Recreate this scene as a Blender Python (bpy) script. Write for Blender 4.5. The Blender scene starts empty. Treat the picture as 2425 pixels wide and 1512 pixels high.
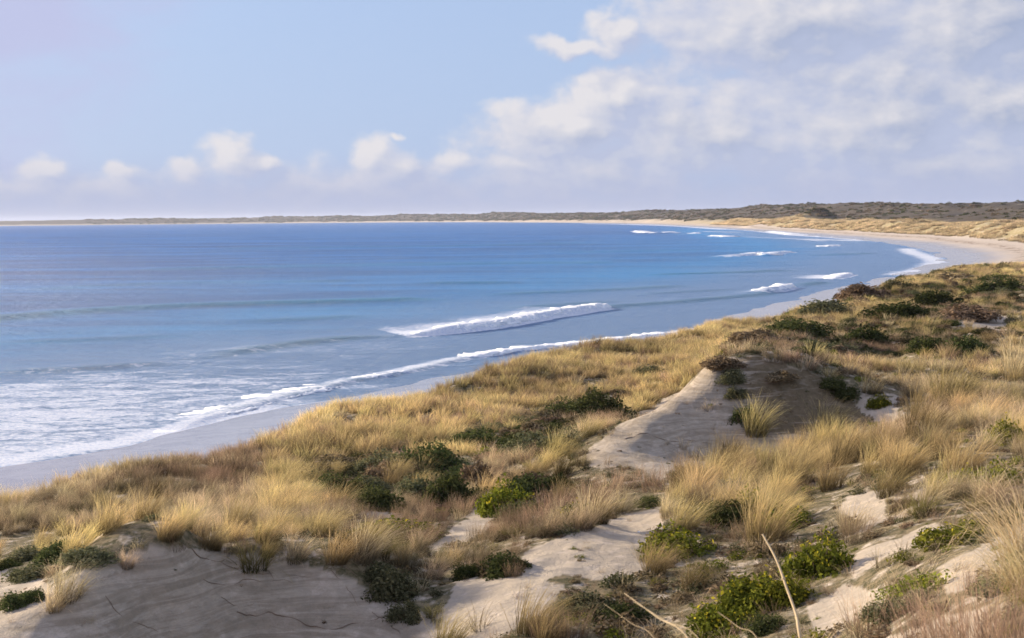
import bpy, math, random
import numpy as np
from mathutils import Matrix, Vector

random.seed(7)
rng = np.random.default_rng(11)
R = math.radians
scene = bpy.context.scene
COL = scene.collection

# ------------------------------------------------------------------ camera
CAM = np.array([0.0, 0.0, 14.0])
PITCH, ROLL, FPX, PW, PH = 4.078, -0.543, 3331.0, 2425.0, 1512.0
cm = Matrix.Rotation(R(90 - PITCH), 4, 'X') @ Matrix.Rotation(R(ROLL), 4, 'Z')
cam_data = bpy.data.cameras.new('camera')
cam_data.sensor_width = 36.0
cam_data.lens = 36.0 * FPX / PW
cam_data.clip_start = 0.1
cam_data.clip_end = 60000
cam_data.dof.use_dof = True
cam_data.dof.focus_distance = 70.0
cam_data.dof.aperture_fstop = 5.0
cam = bpy.data.objects.new('camera', cam_data)
COL.objects.link(cam)
cam.matrix_world = Matrix.Translation(CAM.tolist()) @ cm
scene.camera = cam
RM = np.array(cm.to_3x3())

# ------------------------------------------------------------------ light
SUN_AZ, SUN_EL = -56.0, 16.5          # degrees from the view axis (+Y), minus = left
EXPOSURE = 0.75
SUN_STRENGTH = 5.0
SKY_STRENGTH = 0.1
scene.view_settings.view_transform = 'Standard'
scene.view_settings.look = 'None'
scene.view_settings.gamma = 1
scene.view_settings.exposure = EXPOSURE
scene.view_settings.use_curve_mapping = False
sdir = Vector((math.sin(R(SUN_AZ)) * math.cos(R(SUN_EL)), math.cos(R(SUN_AZ)) * math.cos(R(SUN_EL)), math.sin(R(SUN_EL))))
sun_data = bpy.data.lights.new('sun', 'SUN')
sun_data.energy = SUN_STRENGTH
sun_data.angle = R(0.6)
sun_data.color = (1.0, 0.85, 0.64)
sun = bpy.data.objects.new('sun', sun_data)
COL.objects.link(sun)
sun.rotation_euler = sdir.to_track_quat('Z', 'Y').to_euler()

scene.cycles.max_bounces = 6
scene.cycles.diffuse_bounces = 3
scene.cycles.glossy_bounces = 2
scene.cycles.transmission_bounces = 3
scene.cycles.volume_bounces = 0
scene.cycles.transparent_max_bounces = 4
scene.cycles.caustics_reflective = False
scene.cycles.caustics_refractive = False
scene.cycles.use_adaptive_sampling = True
scene.cycles.adaptive_threshold = 0.02
scene.cycles.filter_width = 1.6


class NT:
    """tiny node helper"""
    def __init__(self, tree):
        self.t = tree
        self.n = tree.nodes
        self.l = tree.links

    def new(self, typ, **kw):
        nd = self.n.new(typ)
        for k, v in kw.items():
            setattr(nd, k, v)
        return nd

    def put(self, sock, val):
        if hasattr(val, 'is_output') or isinstance(val, bpy.types.NodeSocket):
            self.l.new(val, sock)
        else:
            sock.default_value = val

    def math(self, op, a, b=None, c=None, clamp=False):
        nd = self.new('ShaderNodeMath', operation=op, use_clamp=clamp)
        self.put(nd.inputs[0], a)
        if b is not None:
            self.put(nd.inputs[1], b)
        if c is not None:
            self.put(nd.inputs[2], c)
        return nd.outputs[0]

    def vmath(self, op, a, b=None):
        nd = self.new('ShaderNodeVectorMath', operation=op)
        self.put(nd.inputs[0], a)
        if b is not None:
            self.put(nd.inputs[1], b)
        return nd.outputs['Value'] if op in ('LENGTH', 'DOT_PRODUCT', 'DISTANCE') else nd.outputs[0]

    def smooth(self, v, a, b, lo=0.0, hi=1.0):
        nd = self.new('ShaderNodeMapRange', interpolation_type='SMOOTHSTEP')
        self.put(nd.inputs['Value'], v)
        nd.inputs['From Min'].default_value = a
        nd.inputs['From Max'].default_value = b
        nd.inputs['To Min'].default_value = lo
        nd.inputs['To Max'].default_value = hi
        return nd.outputs[0]

    def mix(self, f, a, b, blend='MIX'):
        nd = self.new('ShaderNodeMix', data_type='RGBA', blend_type=blend)
        self.put(nd.inputs[0], f)
        self.put(nd.inputs[6], a if not isinstance(a, tuple) else (*a[:3], 1))
        self.put(nd.inputs[7], b if not isinstance(b, tuple) else (*b[:3], 1))
        return nd.outputs[2]

    def noise(self, vec, scale, detail=4, rough=0.55, dist=0.0, dim='3D'):
        nd = self.new('ShaderNodeTexNoise', noise_dimensions=dim)
        if vec is not None:
            self.put(nd.inputs['Vector'], vec)
        nd.inputs['Scale'].default_value = scale
        nd.inputs['Detail'].default_value = detail
        nd.inputs['Roughness'].default_value = rough
        nd.inputs['Distortion'].default_value = dist
        return nd.outputs[0]

    def scalev(self, vec, s):
        nd = self.new('ShaderNodeMapping')
        self.put(nd.inputs['Vector'], vec)
        nd.inputs['Scale'].default_value = s
        return nd.outputs[0]

    def attr(self, name, typ='GEOMETRY'):
        nd = self.new('ShaderNodeAttribute', attribute_name=name, attribute_type=typ)
        return nd.outputs['Fac']


# ------------------------------------------------------------------ sky with clouds
world = bpy.data.worlds.new('World')
scene.world = world
world.use_nodes = True
W = NT(world.node_tree)
W.n.clear()

# node group: cloud field F(az, el) in degrees
CL = [  # az, el, rx, ry, weight
    (2.6, 6.9, 1.7, 0.5, 1.0), (4.2, 7.6, 1.3, 0.75, 1.05), (11.2, 7.5, 5.6, 2.2, 1.45), (18.5, 7.6, 6.0, 3.4, 1.5), (8.5, 6.2, 3.4, 0.9, 0.75),
    (9.6, 8.2, 3.4, 0.9, 1.0), (14.0, 9.8, 5.0, 1.6, 1.0),
    (2.4, 3.7, 3.4, 1.2, 1.3), (4.3, 4.6, 2.2, 1.3, 1.35), (8.0, 3.4, 4.8, 2.0, 1.25), (14.6, 3.6, 4.8, 2.4, 1.35), (19.0, 4.3, 4.2, 2.8, 1.4),
    (15.5, 5.4, 7.5, 2.0, 1.25), (10.5, 4.6, 4.2, 1.4, 1.0), (17.0, 1.8, 9.0, 1.6, 1.0), (-11.0, 2.45, 1.35, 0.95, 1.05), (-10.0, 2.5, 0.8, 0.6, 1.0), (-12.8, 1.9, 1.0, 0.5, 0.9),
    (-5.5, 2.7, 1.15, 0.95, 1.05), (-4.3, 3.35, 0.42, 0.3, 0.9), (-4.5, 1.9, 1.4, 0.7, 0.9), (-18.2, 2.05, 0.9, 0.65, 0.95),
    (-20.3, 1.7, 1.0, 0.6, 0.9), (-15.4, 1.75, 0.9, 0.5, 0.9), (0.6, 2.2, 2.6, 0.9, 0.95), (-2.4, 2.1, 1.6, 0.6, 0.85),
    (-17.0, 1.2, 6.0, 0.9, 0.82), (-6.0, 1.4, 7.0, 1.1, 0.88), (3.0, 1.8, 6.0, 1.7, 1.0), (6.5, 2.6, 4.0, 1.8, 1.0), (1.2, 3.0, 3.2, 1.2, 0.95),
    (-26.0, 2.3, 2.5, 1.0, 1.0), (-34.0, 3.0, 4.0, 1.5, 1.0), (27.0, 6.0, 6.0, 4.5, 1.2), (38.0, 5.0, 7.0, 3.0, 1.1)]
grp = bpy.data.node_groups.new('cloud_field', 'ShaderNodeTree')
grp.interface.new_socket('P', in_out='INPUT', socket_type='NodeSocketVector')
grp.interface.new_socket('F', in_out='OUTPUT', socket_type='NodeSocketFloat')
G = NT(grp)
gi = G.new('NodeGroupInput')
go = G.new('NodeGroupOutput')
P = gi.outputs[0]
warp = G.new('ShaderNodeTexNoise')
G.put(warp.inputs['Vector'], P)
warp.inputs['Scale'].default_value = 0.55
warp.inputs['Detail'].default_value = 3
wv = G.vmath('SUBTRACT', warp.outputs['Color'], (0.5, 0.5, 0.5))
wsc = G.new('ShaderNodeVectorMath', operation='SCALE')
G.put(wsc.inputs[0], wv)
wsc.inputs['Scale'].default_value = 1.9
P2 = G.vmath('ADD', P, wsc.outputs[0])
P2 = G.vmath('MULTIPLY', P2, (1, 1, 0))
acc = None
for (a, e, rx, ry, wgt) in CL:
    v = G.vmath('SUBTRACT', P2, (a, e, 0))
    v = G.vmath('MULTIPLY', v, (1 / rx, 1 / ry, 0))
    ln = G.vmath('LENGTH', v)
    f = G.math('MULTIPLY_ADD', ln, -0.55 * wgt, wgt)
    if acc is None:
        acc = f
    else:
        nd = G.new('ShaderNodeMath', operation='SMOOTH_MAX')
        G.put(nd.inputs[0], acc)
        G.put(nd.inputs[1], f)
        nd.inputs[2].default_value = 0.18
        acc = nd.outputs[0]
n1 = G.noise(G.vmath('MULTIPLY', P, (0.8, 1.2, 1)), 0.68, 7, 0.53, 0.1)
n1 = G.math('MULTIPLY_ADD', n1, 0.95, -0.475)
# scattered clouds elsewhere in the sky (outside the hand placed field)
sep = G.new('ShaderNodeSeparateXYZ')
G.put(sep.inputs[0], P)
outs = G.math('MAXIMUM', G.smooth(G.math('ABSOLUTE', sep.outputs[0]), 24, 34), G.smooth(sep.outputs[1], 10, 17))
gen = G.noise(G.vmath('MULTIPLY', P, (1, 1.8, 1)), 0.07, 3, 0.5)
gen = G.math('MULTIPLY', G.math('MULTIPLY_ADD', gen, 2.6, -0.95), outs)
acc = G.math('MAXIMUM', acc, gen)
G.l.new(G.math('ADD', acc, n1), go.inputs[0])

tc = W.new('ShaderNodeTexCoord')
sx = W.new('ShaderNodeSeparateXYZ')
W.put(sx.inputs[0], tc.outputs['Generated'])
az = W.math('MULTIPLY', W.math('ARCTAN2', sx.outputs[0], sx.outputs[1]), 57.2958)
el = W.math('MULTIPLY', W.math('ARCSINE', sx.outputs[2]), 57.2958)
cmb = W.new('ShaderNodeCombineXYZ')
W.put(cmb.inputs[0], az)
W.put(cmb.inputs[1], el)
PP = cmb.outputs[0]


def cfield(off):
    g = W.new('ShaderNodeGroup')
    g.node_tree = grp
    W.put(g.inputs[0], W.vmath('ADD', PP, (off[0], off[1], 0)))
    return g.outputs[0]


F0 = cfield((0, 0))
F1 = cfield((-0.42, 0.36))
F2 = cfield((-1.5, 1.1))
sky = W.new('ShaderNodeTexSky', sky_type='NISHITA')
sky.sun_disc = False
sky.sun_elevation = R(SUN_EL)
sky.sun_rotation = R(SUN_AZ)
sky.altitude = 10
sky.air_density = 1.0
sky.dust_density = 1.2
sky.ozone_density = 2.0
K = 0.85 / SKY_STRENGTH
skyc = W.mix(1.0, sky.outputs[0], (0.78, 0.81, 0.95), 'MULTIPLY')
skyc = W.mix(W.smooth(el, 0, 14, 0.9, 0.7), skyc, (0.305 * K, 0.39 * K, 0.575 * K))
# thin high veil on the left side
vn = W.noise(W.vmath('MULTIPLY', PP, (0.6, 1.0, 1)), 0.22, 5, 0.6, 0.6)
vl = W.math('MULTIPLY_ADD', W.smooth(W.math('ADD', az, W.math('MULTIPLY', el, -0.9)), -30.0, -14.0, 1, 0), 1.0, W.math('MULTIPLY_ADD', vn, 1.3, -0.75))
veil = W.math('MULTIPLY', W.smooth(vl, 0.05, 0.85), 0.8)
c1 = W.mix(veil, skyc, (0.375 * K, 0.385 * K, 0.555 * K))
# cloud body
dens = W.smooth(F0, 0.30, 0.76)
lit = W.math('MULTIPLY_ADD', W.math('SUBTRACT', F0, F1), 1.35, 0.27)
lit = W.math('ADD', lit, W.math('MULTIPLY', W.math('SUBTRACT', F0, F2), 0.55), clamp=True)
thick = W.smooth(F0, 0.65, 1.5)
dark = W.mix(thick, (0.35 * K, 0.385 * K, 0.51 * K), (0.265 * K, 0.305 * K, 0.42 * K))
ccol = W.mix(lit, dark, (0.565 * K, 0.545 * K, 0.56 * K))
c2 = W.mix(W.math('MULTIPLY', dens, 0.93), c1, ccol)
# lilac horizon bank
hz = W.smooth(W.math('ADD', el, W.math('MULTIPLY_ADD', vn, -1.2, 0.6)), 0.2, 2.9, 0.88, 0.0)
c3 = W.mix(hz, c2, (0.31 * K, 0.345 * K, 0.485 * K))
bg = W.new('ShaderNodeBackground')
W.put(bg.inputs[0], c3)
bg.inputs[1].default_value = SKY_STRENGTH
wo = W.new('ShaderNodeOutputWorld')
W.l.new(bg.outputs[0], wo.inputs[0])
world.cycles.sampling_method = 'MANUAL'
world.cycles.sample_map_resolution = 512


# ------------------------------------------------------------------ numeric helpers
def ray(px, py):
    px = np.asarray(px, float)
    py = np.asarray(py, float)
    v = np.stack([(px - PW / 2) / FPX, -(py - PH / 2) / FPX, -np.ones_like(px)], -1)
    return v @ RM.T


def at_y(px, py, Y):
    d = ray(px, py)
    t = np.asarray(Y) / d[..., 1]
    return CAM + d * t[..., None]


def at_z(px, py, z=0.0):
    d = ray(px, py)
    t = (z - 14.0) / d[..., 2]
    return CAM + d * t[..., None]


def project(p):
    q = (p - CAM) @ RM
    w = np.maximum(-q[..., 2], 1e-3)
    return PW / 2 + FPX * q[..., 0] / w, PH / 2 - FPX * q[..., 1] / w


def sstep(x, a, b):
    t = np.clip((x - a) / (b - a), 0, 1)
    return t * t * (3 - 2 * t)


def _hash(ix, iy, seed):
    h = (ix.astype(np.int64) * 374761393 + iy.astype(np.int64) * 668265263 + seed * 1442695041) & 0xFFFFFFFF
    h = ((h ^ (h >> 13)) * 1274126177) & 0xFFFFFFFF
    h = h ^ (h >> 16)
    return (h & 0xFFFFFF) / float(0xFFFFFF)


def vnoise(x, y, seed=0):
    ix = np.floor(x)
    iy = np.floor(y)
    fx = x - ix
    fy = y - iy
    fx = fx * fx * fx * (fx * (fx * 6 - 15) + 10)
    fy = fy * fy * fy * (fy * (fy * 6 - 15) + 10)
    a = _hash(ix, iy, seed)
    b = _hash(ix + 1, iy, seed)
    c = _hash(ix, iy + 1, seed)
    d = _hash(ix + 1, iy + 1, seed)
    return (a * (1 - fx) + b * fx) * (1 - fy) + (c * (1 - fx) + d * fx) * fy - 0.5


def fbm(x, y, wl, oct=4, seed=0, gain=0.5):
    s = 0.0
    amp = 1.0
    ca, sa = 0.8, 0.6
    x = x / wl
    y = y / wl
    for i in range(oct):
        s = s + amp * vnoise(x + 17.3 * i, y - 9.1 * i, seed + i)
        x, y = (x * ca - y * sa) * 2.03, (x * sa + y * ca) * 2.03
        amp *= gain
    return s


def in_poly(px, py, poly):
    inside = np.zeros(px.shape, bool)
    n = len(poly)
    for i in range(n):
        x1, y1 = poly[i]
        x2, y2 = poly[(i + 1) % n]
        if y1 == y2:
            continue
        c = (y1 > py) != (y2 > py)
        xi = (x2 - x1) * (py - y1) / (y2 - y1) + x1
        inside ^= c & (px < xi)
    return inside


# ------------------------------------------------------------------ shoreline of the bay
vis = at_z(np.array([0, 300, 600, 850, 1100, 1450.]), np.array([1105, 1057, 985, 936, 888, 826.]))[:, :2]
shore_pts = [(-150, -200), (-92, -70), (-52, 12)] + [tuple(p) for p in vis] + [
    (38, 215), (84, 318), (136, 448), (172, 600), (196, 767), (214, 1045), (240, 1500), (262, 2190), (262, 3100), (60, 4900),
    (-585, 7400), (-1600, 8300), (-2830, 8000), (-4800, 7800), (-8000, 8600)]


def catmull(pts, step_fn):
    pts = [np.array(p, float) for p in pts]
    pts = [2 * pts[0] - pts[1]] + pts + [2 * pts[-1] - pts[-2]]
    out = []
    for i in range(1, len(pts) - 2):
        p0, p1, p2, p3 = pts[i - 1:i + 3]
        L = np.linalg.norm(p2 - p1)
        n = max(2, int(L / step_fn(p1)))
        a0 = 0
        t1 = np.linalg.norm(p1 - p0) ** .5
        t2 = t1 + L ** .5
        t3 = t2 + np.linalg.norm(p3 - p2) ** .5
        for k in range(n):
            t = t1 + (t2 - t1) * k / n
            A1 = (t1 - t) / (t1) * p0 + t / t1 * p1
            A2 = (t2 - t) / (t2 - t1) * p1 + (t - t1) / (t2 - t1) * p2
            A3 = (t3 - t) / (t3 - t2) * p2 + (t - t2) / (t3 - t2) * p3
            B1 = (t2 - t) / t2 * A1 + t / t2 * A2
            B2 = (t3 - t) / (t3 - t1) * A2 + (t - t1) / (t3 - t1) * A3
            out.append((t2 - t) / (t2 - t1) * B1 + (t - t1) / (t2 - t1) * B2)
    out.append(pts[-2])
    return np.array(out)


SH = catmull(shore_pts, lambda p: max(3.0, np.linalg.norm(p) * 0.02))
SEG = np.diff(SH, axis=0)
SLEN = np.linalg.norm(SEG, axis=1)
SARC = np.concatenate([[0], np.cumsum(SLEN)])


def line_dist(x, y, PL):
    """signed distance (positive = right hand side of travel = inland) and arc length"""
    seg = np.diff(PL, axis=0)
    ln = np.linalg.norm(seg, axis=1)
    arc = np.concatenate([[0], np.cumsum(ln)])
    shp = x.shape
    p = np.stack([x.ravel(), y.ravel()], -1)
    d_out = np.empty(len(p))
    s_out = np.empty(len(p))
    q2 = (PL ** 2).sum(1)
    for i in range(0, len(p), 60000):
        c = p[i:i + 60000]
        k = np.argmin(q2[None] - 2 * c @ PL.T, axis=1)
        best = np.full(len(c), 1e18)
        bd = np.zeros(len(c))
        bs = np.zeros(len(c))
        for off in (-1, 0):
            j = np.clip(k + off, 0, len(seg) - 1)
            a = PL[j]
            v = c - a
            t = np.clip((v * seg[j]).sum(1) / ln[j] ** 2, 0, 1)
            w = v - seg[j] * t[:, None]
            dd = np.hypot(w[:, 0], w[:, 1])
            side = np.sign(seg[j, 1] * v[:, 0] - seg[j, 0] * v[:, 1])
            m = dd < best
            best[m] = dd[m]
            bd[m] = (dd * side)[m]
            bs[m] = (arc[j] + t * ln[j])[m]
        d_out[i:i + 60000] = bd
        s_out[i:i + 60000] = bs
    return d_out.reshape(shp), s_out.reshape(shp)


# ------------------------------------------------------------------ terrain height
cols = {  # px column: list of (py, distance Y)
    0: [(1192, 47.5), (1265, 41), (1335, 35), (1400, 30), (1455, 25.5), (1497, 21.5)],
    200: [(1160, 48), (1230, 42), (1300, 35), (1350, 29.5), (1392, 22.6), (1512, 21.7)],
    400: [(1115, 50), (1180, 44), (1250, 36.5), (1285, 30.5), (1308, 24.0), (1400, 23.55), (1512, 23.1)],
    600: [(1052, 56), (1120, 49), (1190, 42), (1250, 35), (1280, 30), (1300, 25.3), (1400, 24.7), (1512, 24.1)],
    800: [(992, 62), (1050, 54), (1120, 48), (1180, 42), (1225, 36), (1275, 30), (1325, 25.5), (1400, 24.8), (1512, 24.0)],
    1200: [(898, 74), (960, 65), (1030, 56), (1100, 48), (1180, 41), (1240, 34), (1300, 28), (1370, 25), (1440, 23), (1512, 21.5)],
    1400: [(843, 86), (900, 74), (980, 61), (1045, 44.5), (1075, 42.6), (1130, 40), (1200, 34), (1245, 29), (1330, 25.8), (1430, 23), (1512, 21)],
    1530: [(820, 92), (880, 78), (950, 66), (985, 48.0), (1015, 44.6), (1060, 43.4), (1110, 40), (1180, 34), (1250, 29.5)],
    1600: [(806, 97), (860, 80), (930, 67), (965, 46.4), (1050, 44.6), (1090, 42.8), (1120, 39.5), (1180, 33), (1215, 30), (1300, 27), (1350, 25), (1440, 22.5), (1512, 20.5)],
    1690: [(770, 108), (835, 80), (875, 47.8), (970, 46.4), (1060, 45.0), (1100, 42.5)],
    1775: [(760, 115), (800, 80), (825, 66), (850, 48.4), (920, 47.1), (1000, 45.8), (1085, 44.5), (1115, 41), (1185, 33), (1250, 29), (1350, 24), (1440, 20.5), (1512, 18.5)],
    1880: [(728, 128), (790, 82), (872, 48.3), (960, 46.9), (1040, 45.5), (1075, 42)],
    2000: [(700, 150), (735, 115), (780, 92), (840, 75), (890, 61), (925, 48.0), (1010, 46.2), (1085, 40), (1180, 30), (1250, 26), (1330, 22), (1420, 19), (1512, 17)],
    2060: [(960, 47.0), (1005, 44.5), (1060, 39)],
    2200: [(668, 170), (720, 125), (790, 90), (860, 68), (925, 54), (1030, 38), (1120, 30), (1200, 25), (1300, 19.5), (1400, 16), (1512, 13.5)],
    2425: [(628, 208), (680, 140), (740, 105), (800, 82), (870, 65), (950, 48), (1030, 38), (1100, 30), (1180, 25), (1260, 20), (1380, 14), (1512, 11)],
}
ctl = []
for px, lst in cols.items():
    for (py, Y) in lst:
        ctl.append(at_y(float(px), float(py), np.array(Y)))
for (py, Y) in cols[0]:
    p = at_y(0.0, float(py), np.array(Y)).copy()
    ctl.append(np.array([-0.46 * Y, Y - 1, p[2] - 0.1]))
for (py, Y) in cols[2425]:
    p = at_y(2425.0, float(py), np.array(Y)).copy()
    ctl.append(np.array([0.48 * Y, Y, p[2] + 0.25 + 0.004 * Y]))
ctl += [np.array(p, float) for p in [
    (0, 15, 7.4), (0, 10, 8.9), (0, 5, 11.2), (0, 0, 12.4), (-8, 14, 6.7), (-4, 17.5, 6.1), (-9, 17, 6.0), (4, 8, 10.2), (5, 3, 12), (-6, 5, 9.5), (-10, 0, 9), (8, 0, 12.6),
    (1, 18.5, 6.8), (-12, 10, 6.8), (-2, 12, 7.9), (9, 60, 6.2), (8, 54, 6.7), (5.2, 51, 6.6), (3.5, 50, 6.3), (-4.5, 20, 6.0), (-2.6, 20.3, 6.2), (14, 8, 11.8), (-1.5, 28, 7.0), (-5.6, 28, 6.9), (12.2, 56, 7.2),
    (-25, 36, 4.6), (-30, 20, 5.0), (-14, 22, 6.4), (-22, 28, 5.2), (-20, 5, 7), (110, 200, 9.5), (120, 160, 10), (140, 260, 11), (60, 250, 6.5), (95, 290, 8.5)]]
ctl = np.array(ctl)


def hummocks(x, y):
    rr = np.hypot(x, y)
    near_amp = 0.55 * sstep(rr, 20, 80) + 0.16
    return fbm(x, y, 5.5, 4, 12, 0.55) * near_amp + fbm(x, y, 15, 2, 45) * 1.2 * sstep(rr, 70, 130) + fbm(x, y, 0.9, 3, 88, 0.5) * 0.07


def warpc(x, y):
    return np.stack([x / (y + 8) * 2.2, np.log(y + 8)], -1)


def tps_fit(P, z, lam=5e-5):
    n = len(P)
    d2 = ((P[:, None] - P[None]) ** 2).sum(-1)
    Kk = 0.5 * d2 * np.log(d2 + 1e-12) + lam * np.eye(n)
    Q = np.concatenate([np.ones((n, 1)), P], 1)
    A = np.zeros((n + 3, n + 3))
    A[:n, :n] = Kk
    A[:n, n:] = Q
    A[n:, :n] = Q.T
    return np.linalg.solve(A, np.concatenate([z, np.zeros(3)]))


CW = warpc(ctl[:, 0], ctl[:, 1])
CO = tps_fit(CW, ctl[:, 2] - hummocks(ctl[:, 0], ctl[:, 1]))


def tps(x, y):
    shp = x.shape
    q = warpc(x.ravel(), np.maximum(y.ravel(), -5))
    out = np.empty(len(q))
    for i in range(0, len(q), 40000):
        c = q[i:i + 40000]
        d2 = ((c[:, None] - CW[None]) ** 2).sum(-1)
        out[i:i + 40000] = (0.5 * d2 * np.log(d2 + 1e-12)) @ CO[:-3] + CO[-3] + c @ CO[-2:]
    return out.reshape(shp)


S0 = line_dist(np.array([84.]), np.array([318.]), SH)[1][0]
S1K = line_dist(np.array([214.]), np.array([1045.]), SH)[1][0]
SEND = line_dist(np.array([-2830.]), np.array([8000.]), SH)[1][0]


def far_profile(x, y, d, s):
    """beach, dune face and hummocky hinterland for the far side of the bay"""
    k = np.clip((s - S1K) / 5000.0, 0, 1)
    hump = 15.5 + 11 * np.clip((s - S1K) / 1600.0, 0, 1) + 10 * k + (7 + 8 * k) * fbm(x, y, 150 + 120 * k, 3, 31) + 8 * fbm(x, y, 600 + 1500 * k, 2, 77)
    hump = hump * (1 - 0.35 * sstep(s, SEND - 2500, SEND))
    w1 = 42 + 16 * fbm(s, s * 0, 120, 2, 5)
    face = sstep(d, w1, w1 + 22 + 20 * k)
    back = sstep(d, w1 + 20, w1 + 190 + 60 * k)
    z = 2.4 * sstep(d, 0, 45) + face * (6.0 + 3.5 * fbm(x, y, 45, 2, 9)) + back * (hump - 7) * 1.0
    z = z + (face * 1.6 + back * 1.5) * fbm(x, y, 24, 4, 3, 0.6)
    return z


def beach_profile(d, s):
    return np.where(d < 0, d * 0.045, d * 0.055 + 0.0 * d)


def mesh_bump(x, y, cx, cy, r, h):
    return h * np.exp(-((x - cx) ** 2 + (y - cy) ** 2) / r ** 2)


def height(x, y, d=None, s=None):
    if d is None:
        d, s = line_dist(x, y, SH)
    rr = np.hypot(x, y)
    zb = beach_profile(d, s)
    zn = tps(np.where(rr < 400, x, 0), np.where(rr < 400, y, 100.))
    zn = np.clip(zn, 3.0, 14.0)
    hum = hummocks(x, y)
    edge = 16.5 + 3.0 * sstep(y, 50, 62) + 3 * fbm(s, s * 0, 9, 2, 4)
    hum = hum - 0.30 * sstep(y, 48, 60) * (1 - sstep(d, 31, 42)) * (1 - sstep(y, 150, 200))
    m = sstep(d, edge, edge + 6.0)
    zn = zb * (1 - m) + (zn + hum) * m
    zf = far_profile(x, y, d, s)
    zf = np.where(d < 0, zb, zf)
    # landmark knoll and blowout on the far dunes
    kx, ky = 345.0, 1600.0
    flat = np.exp(-((x - kx) ** 2 + (y - ky) ** 2) / 60.0 ** 2)
    zf = zf * (1 - flat) + 10.5 * flat * (d > 20) + zf * flat * (d <= 20)
    zf = zf + mesh_bump(x, y, kx + 4, ky, 17, 12) * (d > 20) + mesh_bump(x, y, kx - 22, ky - 8, 14, 4.0) * (d > 20)
    f = sstep(rr, 190, 330)
    return zn * (1 - f) + zf * f + 0.03 * fbm(x, y, 0.4, 2, 6) * (rr < 32)


def new_mesh(name, verts, faces, attrs=None, smooth=True):
    """faces: (n,4) or (n,3) int array"""
    me = bpy.data.meshes.new(name)
    faces = np.asarray(faces, np.int32)
    nv, nf, k = len(verts), len(faces), faces.shape[1]
    me.vertices.add(nv)
    me.vertices.foreach_set('co', np.asarray(verts, np.float32).ravel())
    me.loops.add(nf * k)
    me.loops.foreach_set('vertex_index', faces.ravel())
    me.polygons.add(nf)
    me.polygons.foreach_set('loop_start', np.arange(0, nf * k, k, dtype=np.int32))
    me.polygons.foreach_set('loop_total', np.full(nf, k, np.int32))
    if smooth:
        me.polygons.foreach_set('use_smooth', np.ones(nf, bool))
    me.update(calc_edges=True)
    for an, av in (attrs or {}).items():
        a = me.attributes.new(an, 'FLOAT', 'POINT')
        a.data.foreach_set('value', np.asarray(av, np.float32).ravel())
    return me


def grid_faces(nr, nc):
    i = np.arange(nr - 1)[:, None] * nc + np.arange(nc - 1)[None]
    return np.stack([i, i + 1, i + nc + 1, i + nc], -1).reshape(-1, 4)


def link(name, me, mat=None, parent=None, **props):
    o = bpy.data.objects.new(name, me)
    COL.objects.link(o)
    if mat is not None and me is not None and len(me.materials) == 0:
        me.materials.append(mat)
    if parent is not None:
        o.parent = parent
    for k, v in props.items():
        if v is not None:
            o[k] = v
    return o


# ------------------------------------------------------------------ materials
def material(name):
    m = bpy.data.materials.new(name)
    m.use_nodes = True
    t = NT(m.node_tree)
    t.n.clear()
    out = t.new('ShaderNodeOutputMaterial')
    return m, t, out


def principled(t, out, col, rough, spec=0.3, normal=None):
    b = t.new('ShaderNodeBsdfPrincipled')
    t.put(b.inputs['Base Color'], col if not isinstance(col, tuple) else (*col[:3], 1))
    t.put(b.inputs['Roughness'], rough)
    t.put(b.inputs['Specular IOR Level'], spec)
    if normal is not None:
        t.l.new(normal, b.inputs['Normal'])
    t.l.new(b.outputs[0], out.inputs[0])
    return b


def bump(t, h, strength, dist):
    b = t.new('ShaderNodeBump')
    b.inputs['Strength'].default_value = strength
    b.inputs['Distance'].default_value = dist
    t.l.new(h, b.inputs['Height'])
    return b.outputs[0]


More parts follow.
